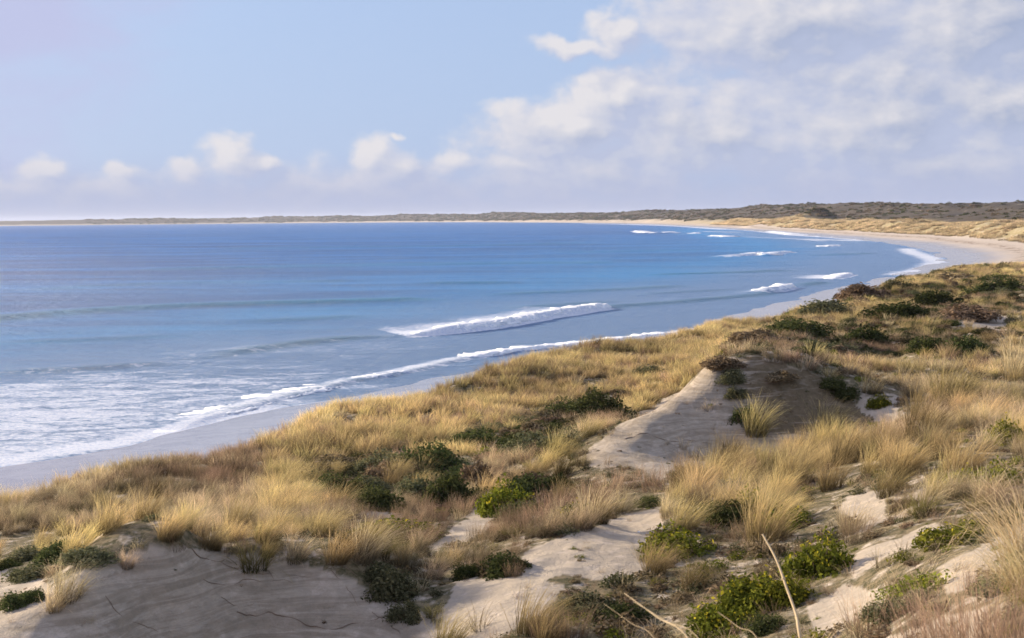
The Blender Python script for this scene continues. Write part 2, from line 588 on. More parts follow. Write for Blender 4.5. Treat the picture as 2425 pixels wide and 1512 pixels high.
def mat_ground():
    m, t, out = material('dune_sand')
    pos = t.new('ShaderNodeNewGeometry').outputs['Position']
    big = t.noise(pos, 0.35, 4, 0.6)
    sand = t.mix(big, (0.52, 0.43, 0.345), (0.69, 0.585, 0.475))
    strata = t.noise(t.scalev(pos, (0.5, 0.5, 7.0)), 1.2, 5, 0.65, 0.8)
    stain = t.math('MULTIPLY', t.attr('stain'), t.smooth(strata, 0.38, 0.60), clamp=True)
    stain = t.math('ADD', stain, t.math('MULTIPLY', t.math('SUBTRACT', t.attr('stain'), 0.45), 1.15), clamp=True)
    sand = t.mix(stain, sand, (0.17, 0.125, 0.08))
    litn = t.noise(pos, 2.2, 6, 0.7)
    lit = t.math('MULTIPLY', t.attr('litter'), t.smooth(litn, 0.30, 0.50))
    lcol = t.mix(t.smooth(t.noise(pos, 5.0, 5, 0.7), 0.38, 0.62), (0.085, 0.078, 0.038), (0.24, 0.19, 0.115))
    sand = t.mix(lit, sand, lcol)
    wrack = t.math('MULTIPLY', t.attr('wrack'), t.smooth(t.noise(pos, 0.35, 5, 0.7), 0.45, 0.6))
    sand = t.mix(wrack, sand, (0.15, 0.09, 0.055))
    scr = t.noise(t.scalev(pos, (1, 1, 1)), 0.09, 6, 0.68)
    scrub = t.math('MULTIPLY', t.attr('scrub'), t.smooth(scr, 0.28, 0.40))
    sc_col = t.mix(t.noise(pos, 0.4, 3, 0.6), (0.055, 0.05, 0.04), (0.125, 0.095, 0.07))
    sand = t.mix(scrub, sand, sc_col)
    fg = t.math('MULTIPLY', t.attr('fgrass'), t.smooth(t.noise(pos, 0.25, 6, 0.7), 0.30, 0.52))
    sand = t.mix(fg, sand, (0.36, 0.29, 0.14))
    wet = t.attr('wet')
    sand = t.mix(t.math('MULTIPLY', wet, 0.85), sand, t.mix(t.smooth(t.noise(t.scalev(pos, (0.35, 0.35, 1)), 1.0, 7, 0.7, 0.8), 0.35, 0.62), (0.20, 0.20, 0.23), (0.30, 0.30, 0.33)))
    rough = t.math('MULTIPLY_ADD', wet, -0.72, 0.92)
    h = t.math('ADD', t.math('MULTIPLY', t.noise(pos, 16, 5, 0.7), 0.5), t.noise(pos, 2.6, 6, 0.68, 0.6))
    nb = t.new('ShaderNodeBump')
    nb.inputs['Distance'].default_value = 0.11
    t.l.new(t.math('MULTIPLY_ADD', wet, -0.62, 0.7), nb.inputs['Strength'])
    t.l.new(h, nb.inputs['Height'])
    principled(t, out, sand, rough, t.math('MULTIPLY_ADD', wet, 0.75, 0.1), nb.outputs[0])
    return m


def mat_sea():
    m, t, out = material('sea_water')
    pos = t.new('ShaderNodeNewGeometry').outputs['Position']
    sh = t.attr('shallow')
    patch = t.noise(t.scalev(pos, (0.004, 0.022, 1)), 1.0, 6, 0.65, 0.4)
    patch2 = t.noise(t.scalev(pos, (0.022, 0.10, 1)), 1.0, 5, 0.65, 0.5)
    patch = t.math('ADD', t.math('MULTIPLY', patch, 0.6), t.math('MULTIPLY', patch2, 0.4))
    deep = t.mix(t.smooth(patch, 0.40, 0.60), (0.003, 0.090, 0.31), (0.010, 0.185, 0.54))
    mid = (0.045, 0.27, 0.52)
    mid = t.mix(t.smooth(patch, 0.38, 0.62), (0.010, 0.19, 0.50), (0.030, 0.30, 0.66))
    c = t.mix(t.smooth(sh, 0.0, 0.6), deep, mid)
    c = t.mix(t.smooth(sh, 0.55, 1.0), c, (0.15, 0.29, 0.53))
    c = t.mix(t.attr('teal'), c, (0.03, 0.20, 0.24))
    # foam lace
    fo = t.attr('foam')
    la = t.noise(t.scalev(pos, (0.55, 1.0, 1)), 2.0, 8, 0.72, 1.2)
    lb = t.noise(t.scalev(pos, (0.5, 1.0, 1)), 0.28, 4, 0.6, 0.8)
    f = t.math('MULTIPLY_ADD', fo, 0.62, t.math('MULTIPLY_ADD', la, 1.0, t.math('MULTIPLY', lb, 0.55)))
    lace = t.math('MULTIPLY', t.smooth(f, 1.06, 1.26), t.smooth(fo, 0.02, 0.18))
    c = t.mix(t.math('MULTIPLY', lace, t.smooth(t.noise(pos, 3.5, 5, 0.75), 0.30, 0.62, 0.45, 1.0)), c, (0.78, 0.79, 0.82))
    rough = t.math('MULTIPLY_ADD', lace, 0.5, 0.28)
    w1 = t.noise(t.scalev(pos, (0.6, 1.5, 1)), 0.55, 9, 0.70, 0.3)
    w2 = t.noise(t.scalev(pos, (0.35, 1.0, 1)), 0.05, 5, 0.6)
    hh = t.math('ADD', t.math('MULTIPLY', w2, 3.2), t.math('MULTIPLY', w1, 1.4))
    bb = t.new('ShaderNodeBump')
    bb.inputs['Distance'].default_value = 1.35
    t.l.new(t.math('MULTIPLY_ADD', lace, -0.8, 1.0), bb.inputs['Strength'])
    t.l.new(hh, bb.inputs['Height'])
    nrm = bb.outputs[0]
    principled(t, out, c, rough, 0.10, nrm)
    return m


def mat_foam():
    m, t, out = material('white_foam')
    pos = t.new('ShaderNodeNewGeometry').outputs['Position']
    n = t.noise(pos, 2.5, 6, 0.7)
    c = t.mix(t.smooth(n, 0.3, 0.6), (0.78, 0.82, 0.86), (0.92, 0.92, 0.92))
    b = principled(t, out, c, 0.7, 0.2, bump(t, n, 0.5, 0.12))
    b.inputs['Subsurface Weight'].default_value = 0.0
    return m


def leafy(name, base, tip, spread=0.5, trans=0.42, zone=0.10, along='tip', flower=None):
    """thin plant tissue: diffuse + translucent, colour along the blade and per plant variation"""
    m, t, out = material(name)
    oi = t.new('ShaderNodeObjectInfo')
    f = t.attr(along)
    rnd = oi.outputs['Random']
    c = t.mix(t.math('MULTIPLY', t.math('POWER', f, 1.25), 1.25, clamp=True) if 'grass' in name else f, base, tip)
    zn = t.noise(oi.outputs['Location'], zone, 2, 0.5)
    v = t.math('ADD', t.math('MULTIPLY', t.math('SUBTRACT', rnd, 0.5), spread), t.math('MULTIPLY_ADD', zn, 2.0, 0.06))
    hsv = t.new('ShaderNodeHueSaturation')
    t.put(hsv.inputs['Color'], c)
    t.put(hsv.inputs['Value'], v)
    hsv.inputs['Hue'].default_value = 0.5
    h = t.math('MULTIPLY_ADD', t.math('FRACT', t.math('MULTIPLY', rnd, 7.3)), 0.03, 0.485)
    t.put(hsv.inputs['Hue'], h)
    col = hsv.outputs[0]
    if flower:
        col = t.mix(t.attr('flower'), col, flower)
    d = t.new('ShaderNodeBsdfDiffuse')
    t.put(d.inputs[0], col)
    tr = t.new('ShaderNodeBsdfTranslucent')
    t.put(tr.inputs[0], col)
    mx = t.new('ShaderNodeMixShader')
    mx.inputs[0].default_value = trans
    t.l.new(d.outputs[0], mx.inputs[1])
    t.l.new(tr.outputs[0], mx.inputs[2])
    t.l.new(mx.outputs[0], out.inputs[0])
    return m


def plain(name, col, rough=0.8, nscale=6.0, var=0.35, spec=0.2):
    m, t, out = material(name)
    pos = t.new('ShaderNodeTexCoord').outputs['Object']
    n = t.noise(pos, nscale, 5, 0.65)
    c = t.mix(n, tuple(v * (1 - var) for v in col), tuple(min(1, v * (1 + var)) for v in col))
    principled(t, out, c, rough, spec, bump(t, n, 0.5, 0.01))
    return m


M_GROUND = mat_ground()
M_SEA = mat_sea()
M_FOAM = mat_foam()
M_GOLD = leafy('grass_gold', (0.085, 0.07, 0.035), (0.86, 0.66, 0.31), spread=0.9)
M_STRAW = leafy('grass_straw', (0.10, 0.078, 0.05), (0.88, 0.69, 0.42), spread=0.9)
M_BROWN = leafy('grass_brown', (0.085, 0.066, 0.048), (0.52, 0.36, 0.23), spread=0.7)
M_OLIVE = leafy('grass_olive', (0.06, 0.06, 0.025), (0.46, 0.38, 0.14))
M_DKGREEN = leafy('leaf_dark_green', (0.030, 0.040, 0.016), (0.115, 0.125, 0.045), trans=0.3)
M_GREY = leafy('leaf_grey_green', (0.05, 0.058, 0.028), (0.22, 0.21, 0.11), trans=0.3)
M_BRIGHT = leafy('leaf_bright_green', (0.05, 0.065, 0.012), (0.24, 0.25, 0.035), trans=0.3, flower=(0.55, 0.45, 0.04))
M_TWIG = leafy('twiggy_brown', (0.085, 0.065, 0.04), (0.34, 0.25, 0.15), trans=0.3)
M_STEM = plain('woody_stem', (0.12, 0.085, 0.055))
M_ROOT = plain('dark_root', (0.21, 0.15, 0.105))
M_CANE = plain('dry_cane', (0.52, 0.40, 0.24))
M_WOOD = plain('driftwood_grey', (0.10, 0.08, 0.065))
M_SHELL = plain('white_shell', (0.8, 0.8, 0.8), 0.4, 30, 0.05)

# ------------------------------------------------------------------ placement maps (photograph pixels, on the ground)
SAND = [
    [(-400, 1700), (-100, 1530), (0, 1492), (200, 1388), (330, 1318), (430, 1292), (640, 1310), (780, 1350), (900, 1400), (1010, 1470), (1060, 1560), (1060, 1800), (-400, 1800)],
    [(-40, 1460), (180, 1352), (340, 1290), (440, 1296), (330, 1350), (180, 1420), (-40, 1520)],
    [(1010, 1300), (1080, 1240), (1190, 1170), (1160, 1250), (1110, 1300)],
    [(1240, 1300), (1330, 1262), (1420, 1240), (1565, 1205), (1590, 1255), (1500, 1325), (1540, 1370), (1440, 1390), (1330, 1370), (1230, 1400), (1225, 1345)],
    [(1060, 1380), (1230, 1370), (1330, 1400), (1280, 1450), (1180, 1512), (1170, 1600), (1000, 1600)],
    [(1385, 1065), (1480, 1000), (1600, 930), (1690, 858), (1790, 845), (1900, 880), (2040, 960), (2075, 1015), (1990, 1015), (1820, 1085), (1650, 1095), (1400, 1105)],
    [(1480, 1100), (1700, 1078), (1680, 1110), (1540, 1140)],
    [(2010, 1180), (2110, 1165), (2090, 1230), (2030, 1260), (1990, 1220)],
    [(2105, 1225), (2200, 1160), (2215, 1175), (2130, 1235)],
    [(2205, 1345), (2330, 1270), (2425, 1215), (2470, 1260), (2400, 1330), (2300, 1380), (2230, 1400)],
    [(1905, 1440), (2000, 1385), (2095, 1400), (2060, 1450), (1930, 1500)],
    [(2020, 1300), (2200, 1230), (2240, 1260), (2100, 1320), (2020, 1370)],
    [(2080, 1512), (2230, 1450), (2330, 1440), (2300, 1600), (2060, 1600)],
    [(830, 1210), (900, 1195), (950, 1225), (900, 1260), (850, 1250)],
    [(2030, 930), (2140, 935), (2120, 985), (2040, 1000)],
    [(-10, 1350), (120, 1370), (90, 1420), (-10, 1400)],
    [(1350, 1280), (1520, 1240), (1500, 1300), (1380, 1330)],
    [(2250, 730), (2400, 750), (2380, 790), (2260, 775)],
]
GREEN = [
    [(700, 1130), (850, 1080), (1000, 1075), (1150, 1100), (1130, 1190), (1050, 1240), (980, 1190), (820, 1220), (720, 1190)],
    [(1240, 985), (1400, 935), (1480, 940), (1470, 985), (1330, 1005), (1250, 1010)],
    [(1000, 1060), (1150, 1010), (1300, 1000), (1390, 1020), (1330, 1060), (1150, 1090)],
    [(1140, 1230), (1180, 1160), (1330, 1130), (1340, 1190), (1240, 1230)],
    [(1880, 720), (2050, 660), (2250, 640), (2425, 640), (2425, 780), (2250, 850), (1950, 850), (1700, 830), (1750, 790)],
    [(1560, 1230), (1700, 1170), (1900, 1190), (1940, 1250), (1700, 1290), (1560, 1270)],
    [(0, 1330), (100, 1320), (250, 1325), (200, 1370), (90, 1410), (0, 1440)],
    [(1430, 1390), (1700, 1290), (1900, 1290), (1900, 1512), (1400, 1512)],
    [(2060, 1400), (2200, 1370), (2260, 1420), (2150, 1470), (2050, 1500)],
]


def zone_masks(x, y, z):
    px, py = project(np.stack([x, y, z], -1))
    jx = 22 * fbm(x, y, 1.2, 3, 60) + 30 * fbm(x, y, 5, 2, 61)
    jy = 12 * fbm(x, y, 1.0, 3, 64) + 20 * fbm(x, y, 4, 2, 63)
    px = px + jx
    py = py + jy
    sand = np.zeros(x.shape, bool)
    for p in SAND:
        sand |= in_poly(px, py, p)
    green = np.zeros(x.shape, bool)
    for p in GREEN:
        green |= in_poly(px, py, p)
    return sand, green, px, py


# ------------------------------------------------------------------ near dunes
cU = np.concatenate([np.linspace(-0.95, -0.43, 50)[:-1], np.linspace(-0.43, 0.43, 640), np.linspace(0.43, 0.95, 50)[1:]])
rows = [-4.0]
while rows[-1] < 345:
    yv = rows[-1]
    if yv < 12: st = 0.22
    elif yv < 60: st = 0.10 + (yv - 20) * 0.0035 if yv > 20 else 0.10
    else: st = 0.25 + (yv - 60) * 0.0075
    rows.append(yv + st)
rY = np.array(rows)
GY, GU = np.meshgrid(rY, cU, indexing='ij')
GX = GU * (GY + 8)
gd, gs = line_dist(GX, GY, SH)
GZ = height(GX, GY, gd, gs)
sandm, greenm, gpx, gpy = zone_masks(GX, GY, GZ)
inland = sstep(gd, 17, 22)
litter = (inland * np.where(sandm, 0.34, 1.0)).astype(float)
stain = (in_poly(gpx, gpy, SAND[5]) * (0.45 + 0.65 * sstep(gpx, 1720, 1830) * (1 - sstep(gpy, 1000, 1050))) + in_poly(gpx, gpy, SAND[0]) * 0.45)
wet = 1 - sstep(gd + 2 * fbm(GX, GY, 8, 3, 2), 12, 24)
fz = np.zeros_like(wet)
rr = np.hypot(GX, GY)
wrack = np.exp(-((gd - 23) / 3.0) ** 2) * sstep(rr, 250, 330) + 0.55 * np.exp(-((gd - 8.5 - 2.5 * fbm(GX, GY, 7, 3, 66)) / 0.5) ** 2) * (rr < 250)
scrub_a = 0.75 * sstep(gd, 60, 80) * sstep(rr, 150, 250)
fgr = 0.9 * sstep(gd, 24, 27) * (1 - sstep(gd, 60, 80)) * sstep(rr, 120, 220)


def filter_faces(faces, keep_v):
    return faces[keep_v[faces].any(1)]


V = np.stack([GX, GY, GZ], -1).reshape(-1, 3)
F = grid_faces(*GX.shape)
F = filter_faces(F, (gd.ravel() > -40) & (rr.ravel() < 330))
used = np.unique(F)
remap = np.full(len(V), -1)
remap[used] = np.arange(len(used))
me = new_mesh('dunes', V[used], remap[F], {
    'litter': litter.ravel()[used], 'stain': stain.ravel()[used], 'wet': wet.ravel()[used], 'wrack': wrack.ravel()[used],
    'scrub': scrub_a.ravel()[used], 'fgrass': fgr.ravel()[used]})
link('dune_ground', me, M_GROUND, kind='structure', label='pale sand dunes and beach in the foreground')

# ------------------------------------------------------------------ far side of the bay (strip along the shore)
i0 = np.searchsorted(SARC, S0) - 6
ss = []
sv = SARC[i0]
while sv < SARC[-1] - 10:
    ss.append(sv)
    sv += 4.0 + max(0, (sv - S0)) * 0.0058
ss = np.array(ss)
dd = np.concatenate([np.linspace(-60, 0, 7), np.linspace(2, 44, 15), np.linspace(46, 130, 40), np.linspace(134, 330, 40), np.linspace(345, 1400, 30)])
bx = np.interp(ss, SARC, SH[:, 0])
by = np.interp(ss, SARC, SH[:, 1])
tx = np.gradient(bx)
ty = np.gradient(by)
for _ in range(8):
    tx = np.convolve(np.pad(tx, 2, 'edge'), np.ones(5) / 5, 'valid')
    ty = np.convolve(np.pad(ty, 2, 'edge'), np.ones(5) / 5, 'valid')
tl = np.hypot(tx, ty)
nx, ny = ty / tl, -tx / tl
FXg = bx[:, None] + nx[:, None] * dd[None]
FYg = by[:, None] + ny[:, None] * dd[None]
fd, fs = line_dist(FXg, FYg, SH)
FZg = height(FXg, FYg, fd, fs)
frr = np.hypot(FXg, FYg)
keep = (frr > 322).ravel()
F = filter_faces(grid_faces(*FXg.shape), keep)
kk = np.clip((fs - S1K) / 5000.0, 0, 1)
wr = np.exp(-((fd - 27 - 4 * fbm(fs, fs * 0, 60, 2, 8)) / 3.5) ** 2) * (1 - 0.6 * kk)
sc = sstep(fd, 66, 86) * 0.96
knoll = mesh_bump(FXg, FYg, 322, 1588, 11, 1.0)
sc = sc * (1 - np.clip(knoll * 1.3, 0, 1))
fg = 0.9 * sstep(fd, 38, 46) * (1 - sstep(fd, 70, 110)) * (1 - sstep(kk, 0.1, 0.5))
fwet = 1 - sstep(fd + 4 * fbm(FXg, FYg, 30, 3, 2), 8, 26)
me = new_mesh('far_dunes', np.stack([FXg, FYg, FZg], -1).reshape(-1, 3), F, {
    'litter': 0.3 * sstep(fd, 40, 60), 'stain': 0 * fd, 'wet': fwet, 'wrack': wr, 'scrub': sc, 'fgrass': fg})
link('far_dune_ridge', me, M_GROUND, kind='structure', label='long line of dunes and pale beach curving round the bay')

# ------------------------------------------------------------------ sea
# breaking waves: pixel polylines on the water, height, foam flags
WAVES = [  # name, pts, height, roll half width, foam roll?, label
    ('main', [(893, 798), (960, 797), (1080, 787), (1200, 771), (1330, 748), (1455, 729)], 1.15, 1.9, 0.5, 'longest white breaker rolling in beyond the golden dune crest'),
    ('third', [(1780, 698), (1830, 692), (1878, 681)], 1.1, 2.2, 0.12, 'short bright breaker beyond the dune crest, below the long far breaker'),
    ('fourth', [(1965, 662), (1990, 658), (2015, 651)], 0.7, 2.2, 0.3, 'small slanting breaker closest to the curve of the beach'),
    ('farA', [(1690, 610), (1760, 607), (1800, 603), (1815, 606), (1860, 600), (1898, 599)], 1.0, 3.4, 0.15, 'long thin far breaker with two humps in mid bay'),
    ('farB', [(1505, 548), (1540, 553), (1575, 553), (1600, 551)], 1.3, 7, 0.15, 'far breaker farthest left in front of the pale beach'),
    ('farC', [(1680, 560), (1720, 562)], 1.2, 6, 0.15, 'small far breaker right of the leftmost far one'),
    ('farD', [(1952, 585), (1992, 583)], 0.8, 3.6, 0.15, 'tiny breaker above the long far breaker, near the beach curve'),
    ('farE', [(1820, 549), (1850, 553), (1880, 557)], 1.0, 6, 0.3, 'bright far breaker just off the far beach'),
    ('farF', [(1645, 554), (1655, 553)], 1.0, 4, 0.3, 'tiny white wavelet between two far breakers'),
]
SHOREBREAK = [(395, 1026), (480, 995), (560, 972), (650, 948), (740, 928), (830, 905), (900, 893), (985, 877), (1030, 866), (1075, 855), (1150, 843), (1250, 829), (1350, 820), (1450, 809), (1560, 797), (1660, 782)]
SWELLS = [  # polyline, height, width(m), teal
    ([(-200, 775), (0, 757), (250, 736), (500, 724), (800, 716), (1100, 708)], 0.75, 5.0, 0.55),
    ([(420, 856), (560, 836), (700, 816), (820, 804), (900, 799), (1010, 795)], 0.50, 2.6, 0.5),
    ([(1360, 744), (1455, 728), (1600, 717), (1780, 701), (1850, 689)], 0.45, 2.8, 0.45),
    ([(1480, 700), (1620, 692), (1780, 684)], 0.3, 3.0, 0.25),
    ([(-100, 893), (0, 885), (150, 879), (300, 868), (480, 855)], 0.45, 2.2, 0.2),
    ([(950, 672), (1100, 671), (1270, 670)], 0.5, 5, 0.4),
    ([(500, 765), (700, 758), (900, 745)], 0.4, 4, 0.3),
    ([(0, 690), (400, 672), (900, 665)], 0.3, 8, 0.25),
    ([(1500, 652), (1700, 648), (1900, 640)], 0.5, 4, 0.4), ([(300, 640), (900, 628), (1500, 622)], 0.6, 12, 0.35), ([(1100, 700), (1400, 690), (1650, 676)], 0.4, 4, 0.35),
    ([(1300, 600), (1500, 596), (1700, 594)], 0.6, 8, 0.35), ([(-100, 815), (200, 806), (520, 792)], 0.35, 3, 0.2), ([(500, 590), (1000, 585), (1400, 575)], 0.7, 18, 0.3),
    ([(1900, 606), (2000, 604), (2080, 600)], 0.6, 4, 0.35), ([(1880, 680), (1960, 668)], 0.5, 3, 0.5), ([(1150, 735), (1350, 722), (1500, 712)], 0.35, 3, 0.3),
]
cS = np.concatenate([np.linspace(-1.4, -0.44, 60)[:-1], np.linspace(-0.44, 0.46, 560), np.linspace(0.46, 0.9, 30)[1:]])
rw = [38.0]
while rw[-1] < 17000:
    yv = rw[-1]
    rw.append(yv + (0.30 if yv < 80 else 0.30 + (yv - 80) * 0.0035 if yv < 350 else yv * 0.013 - 3.2))
SY, SU = np.meshgrid(np.array(rw), cS, indexing='ij')
SX = SU * SY
sd, sss = line_dist(SX, SY, SH)
SZ = 0.05 * fbm(SX, SY, 4, 3, 21) + 0.10 * fbm(SX * 0.45, SY, 14, 2, 25)
foam = np.zeros_like(SZ)
teal = np.zeros_like(SZ)


def wave_field(pl, hgt, wid):
    PL = catmull([tuple(p[:2]) for p in pl], lambda p: 1.5)
    lo = PL.min(0) - wid * 8
    hi = PL.max(0) + wid * 8
    m = (SX > lo[0]) & (SX < hi[0]) & (SY > lo[1]) & (SY < hi[1])
    d, s = line_dist(SX[m], SY[m], PL)
    L = np.linalg.norm(np.diff(PL, axis=0), axis=1).sum()
    env = sstep(s, 0, min(12, L * 0.35)) * (1 - sstep(s, L - min(12, L * 0.35), L))
    # steep towards the shore (positive side), gentle behind
    prof = np.where(d > 0, np.exp(-(d / (wid * 0.55)) ** 2), np.exp(-(d / (wid * 1.7)) ** 2))
    return m, d, s, L, env, prof * hgt, PL


wave_lines = {}
for (nm, pts, hgt, wid, trail, lab) in WAVES:
    a = np.array(pts, float)
    pl = at_z(a[:, 0], a[:, 1], 0.0)
    m, d, s, L, env, z, PL = wave_field(pl, hgt, wid)
    SZ[m] += z * 0.8 * np.maximum(env, 0.0)
    back = np.exp(-(np.minimum(d, 0) / (wid * (2.0 + 12 * trail))) ** 2) * (d < wid)
    foam[m] = np.maximum(foam[m], back * (0.95 if trail > .2 else .7) * sstep(env, 0, 0.3))
    wave_lines[nm] = PL
for (pts, hgt, wid, tl_) in SWELLS:
    a = np.array(pts, float)
    pl = at_z(a[:, 0], a[:, 1], 0.0)
    m, d, s, L, env, z, PL = wave_field(pl, hgt, wid)
    SZ[m] += 0.7 * z * env
    teal[m] = np.maximum(teal[m], 0.8 * tl_ * env * np.exp(-((d - wid * 0.25) / (wid * 0.7)) ** 2))
a = np.array(SHOREBREAK, float)
SB = at_z(a[:, 0], a[:, 1], 0.0)
m, d, s, L, env, z, PL = wave_field(SB, 0.19, 1.2)
SZ[m] += z * sstep(s, 0, 6)
teal[m] = np.maximum(teal[m], 0.35 * env * np.exp(-((d + 0.2) / 0.8) ** 2))
wave_lines['shore'] = PL
foam[m] = np.maximum(foam[m], 0.75 * sstep(s, 0, 8) * np.exp(-((d + 0.6) / 2.6) ** 2))
# lacy foam left by earlier waves in the shallows, thickest in the near left corner
spx, spy = project(np.stack([SX, SY, SZ], -1))
near = 1 - sstep(SY, 110, 190)
lace = sstep(sd, -82, -18) * near * (0.42 + 0.28 * (1 - sstep(spx, 0, 1300)))
foam = np.maximum(foam, lace)
edge_n = 1.2 * fbm(SX, SY, 6, 3, 55)
foam = np.maximum(foam, 1.0 * np.exp(-((sd + 1.5 + edge_n) / 2.6) ** 2) * (1 - sstep(spx, 500, 900)))
foam = np.maximum(foam, 0.45 * np.exp(-((sd + 30) / 26) ** 2) * (1 - sstep(SY, 150, 230)))
# swash round the curve of the beach and along the far beach
for (pts, wid, st) in [([(2105, 655), (2170, 643), (2215, 625), (2205, 612), (2160, 598), (2145, 588)], 6.0, 0.85),
                       ([(2110, 650), (2200, 637)], 7.0, 0.6),
                       ([(1700, 541), (1800, 547), (1900, 557), (2000, 563), (2080, 570)], 14.0, 1.15),
                       ([(1480, 532), (1600, 535), (1750, 544)], 30.0, 1.05), ([(1900, 566), (2060, 572)], 8.0, 0.85), ([(1760, 561), (1880, 566), (1960, 572)], 7.0, 0.7),
                       ([(1650, 548), (1760, 551)], 10, 0.8), ([(1380, 530), (1480, 532)], 25, 0.85)]:
    a = np.array(pts, float)
    m, d, s, L, env, z, PL = wave_field(at_z(a[:, 0], a[:, 1], 0.0), 0.0, wid)
    foam[m] = np.maximum(foam[m], st * np.exp(-(d / wid) ** 2) * (0.4 + 0.6 * env))
shallow = sstep(sd + 14 * fbm(SX, SY, 40, 2, 14), -130, -8)
shallow = np.maximum(shallow * (1 - sstep(SY, 900, 2500)), 0.30 * sstep(sd, -300, -60) * (1 - sstep(SY, 600, 1500)))
F = filter_faces(grid_faces(*SX.shape), (sd.ravel() < 14))
V = np.stack([SX, SY, SZ], -1).reshape(-1, 3)
used = np.unique(F)
remap = np.full(len(V), -1)
remap[used] = np.arange(len(used))
me = new_mesh('sea', V[used], remap[F], {'foam': foam.ravel()[used], 'teal': teal.ravel()[used], 'shallow': shallow.ravel()[used]})
link('sea_water', me, M_SEA, kind='structure', label='deep blue sea filling the wide bay')


def foam_roll(PL, hgt, wid, seed, res=0.22, t0=0.0, t1=1.0, patchy=0.0, ragged=0.15):
    """lumpy half roll of white water along a line, real volume"""
    seg = np.linalg.norm(np.diff(PL, axis=0), axis=1)
    arc = np.concatenate([[0], np.cumsum(seg)])
    L = arc[-1]
    s = np.arange(L * t0, L * t1, res)
    x = np.interp(s, arc, PL[:, 0])
    y = np.interp(s, arc, PL[:, 1])
    dx = np.gradient(x)
    dy = np.gradient(y)
    l = np.hypot(dx, dy)
    nx_, ny_ = dy / l, -dx / l
    na = 18
    A = np.linspace(-0.05, math.pi + 0.05, na)
    S, T = np.meshgrid(s, A, indexing='ij')
    sl = s[-1] - s[0]
    env = sstep(S - s[0], 0, sl * 0.25 + 0.5) ** 0.6 * (1 - sstep(S - s[0], sl * 0.93, sl))
    env = env * (1 - patchy * sstep(fbm(S, S * 0, 5.0, 2, seed + 9), -0.1, 0.15))
    q = 1 + 0.42 * fbm(S, T * wid * 1.6 + seed, wid * 0.9, 6, seed, 0.72)
    cx = np.cos(T)
    sz = np.sin(T)
    back = np.where(cx < 0, 2.6, 0.8)
    offs = cx * wid * back * q * (0.35 + 0.65 * env)
    zz = sz * hgt * q * env - 0.06
    wob = ragged * wid * 2 * fbm(S, S * 0, wid * 2.0, 3, seed + 3)
    X = x[:, None] + nx_[:, None] * (offs + wob)
    Y = y[:, None] + ny_[:, None] * (offs + wob)
    return new_mesh('foam', np.stack([X, Y, zz], -1).reshape(-1, 3), grid_faces(*X.shape))


G_WAVE = 'breaking waves in the bay'
for i, (nm, pts, hgt, wid, trail, lab) in enumerate(WAVES):
    r = foam_roll(wave_lines[nm], hgt * (0.75 if i else 0.80), wid * (0.6 if i else 0.7), 100 + i, res=max(0.18, wid * 0.09))
    link('breaking_wave', r, M_FOAM, label=lab, category='wave', group=G_WAVE)
SBL = wave_lines['shore']
for j, (a0, a1, hh, ww, pt, lab) in enumerate([
        (0.0, 0.30, 0.20, 1.2, 0.25, 'lacy shore wave collapsing onto the wet sand at its near end'),
        (0.28, 0.50, 0.24, 0.7, 0.35, 'curling shore wave with a broken white lip, middle stretch'),
        (0.50, 0.93, 0.42, 1.0, 0.15, 'frothy white shore wave ending behind the golden dune crest')]):
    r = foam_roll(SBL, hh, ww, 300 + j, res=0.14, t0=a0, t1=a1, patchy=pt)
    link('shore_wave', r, M_FOAM, label=lab, category='wave', group='waves breaking at the water edge')


# ------------------------------------------------------------------ plants
def blades_mesh(name, n, L, spread, lean, width, droop=0.5, seg=4, radius=0.12, seed=0, upright=0.0):
    """tuft of n ribbons; lean = wind blowing towards +X"""
    g = np.random.default_rng(seed)
    th = g.uniform(0, 2 * math.pi, n)
    rad = radius * np.sqrt(g.uniform(0, 1, n))
    bxy = np.stack([np.cos(th) * rad, np.sin(th) * rad], -1)
    tilt = np.abs(g.normal(0, spread, n)) * (1 - upright)
    ln = L * g.uniform(0.45, 1.0, n)
    az_ = th + g.normal(0, 0.7, n)
    dirx, diry = np.cos(az_), np.sin(az_)
    w = width * g.uniform(0.6, 1.3, n)
    tw = g.uniform(0, math.pi, n)
    P = np.zeros((n, seg + 1, 3))
    P[:, 0, :2] = bxy
    P[:, 0, 2] = -0.04
    ang = tilt.copy()
    wl = np.maximum(0, lean * g.normal(1, 0.28, n))
    for k in range(seg):
        f = (k + 1) / seg
        a = ang + droop * g.uniform(0.3, 1.4, n) * f * f
        vx = np.sin(a) * dirx + wl * f * 1.2
        vy = np.sin(a) * diry + wl * f * 0.25
        vz = np.cos(np.minimum(a, 2.4))
        l = np.sqrt(vx * vx + vy * vy + vz * vz)
        P[:, k + 1] = P[:, k] + np.stack([vx / l, vy / l, vz / l], -1) * (ln / seg)[:, None]
        ang = a
    wv = np.stack([np.cos(tw), np.sin(tw), 0 * tw], -1)
    t = np.linspace(0, 1, seg + 1)
    prof = np.array([1.0 - 0.92 * v ** 1.6 for v in t])
    Lf = P - wv[:, None] * (w[:, None] * prof[None])[..., None] * 0.5
    Rt = P + wv[:, None] * (w[:, None] * prof[None])[..., None] * 0.5
    V = np.stack([Lf, Rt], 2).reshape(-1, 3)
    base = (np.arange(n) * (seg + 1) * 2)[:, None]
    k = np.arange(seg)[None] * 2
    i = base + k
    Fc = np.stack([i, i + 1, i + 3, i + 2], -1).reshape(-1, 4)
    tip = np.broadcast_to(t[None, :, None], (n, seg + 1, 2)) * g.uniform(0.55, 1.15, n)[:, None, None]
    return new_mesh(name, V, Fc, {'tip': np.clip(tip, 0, 1)}, smooth=False)


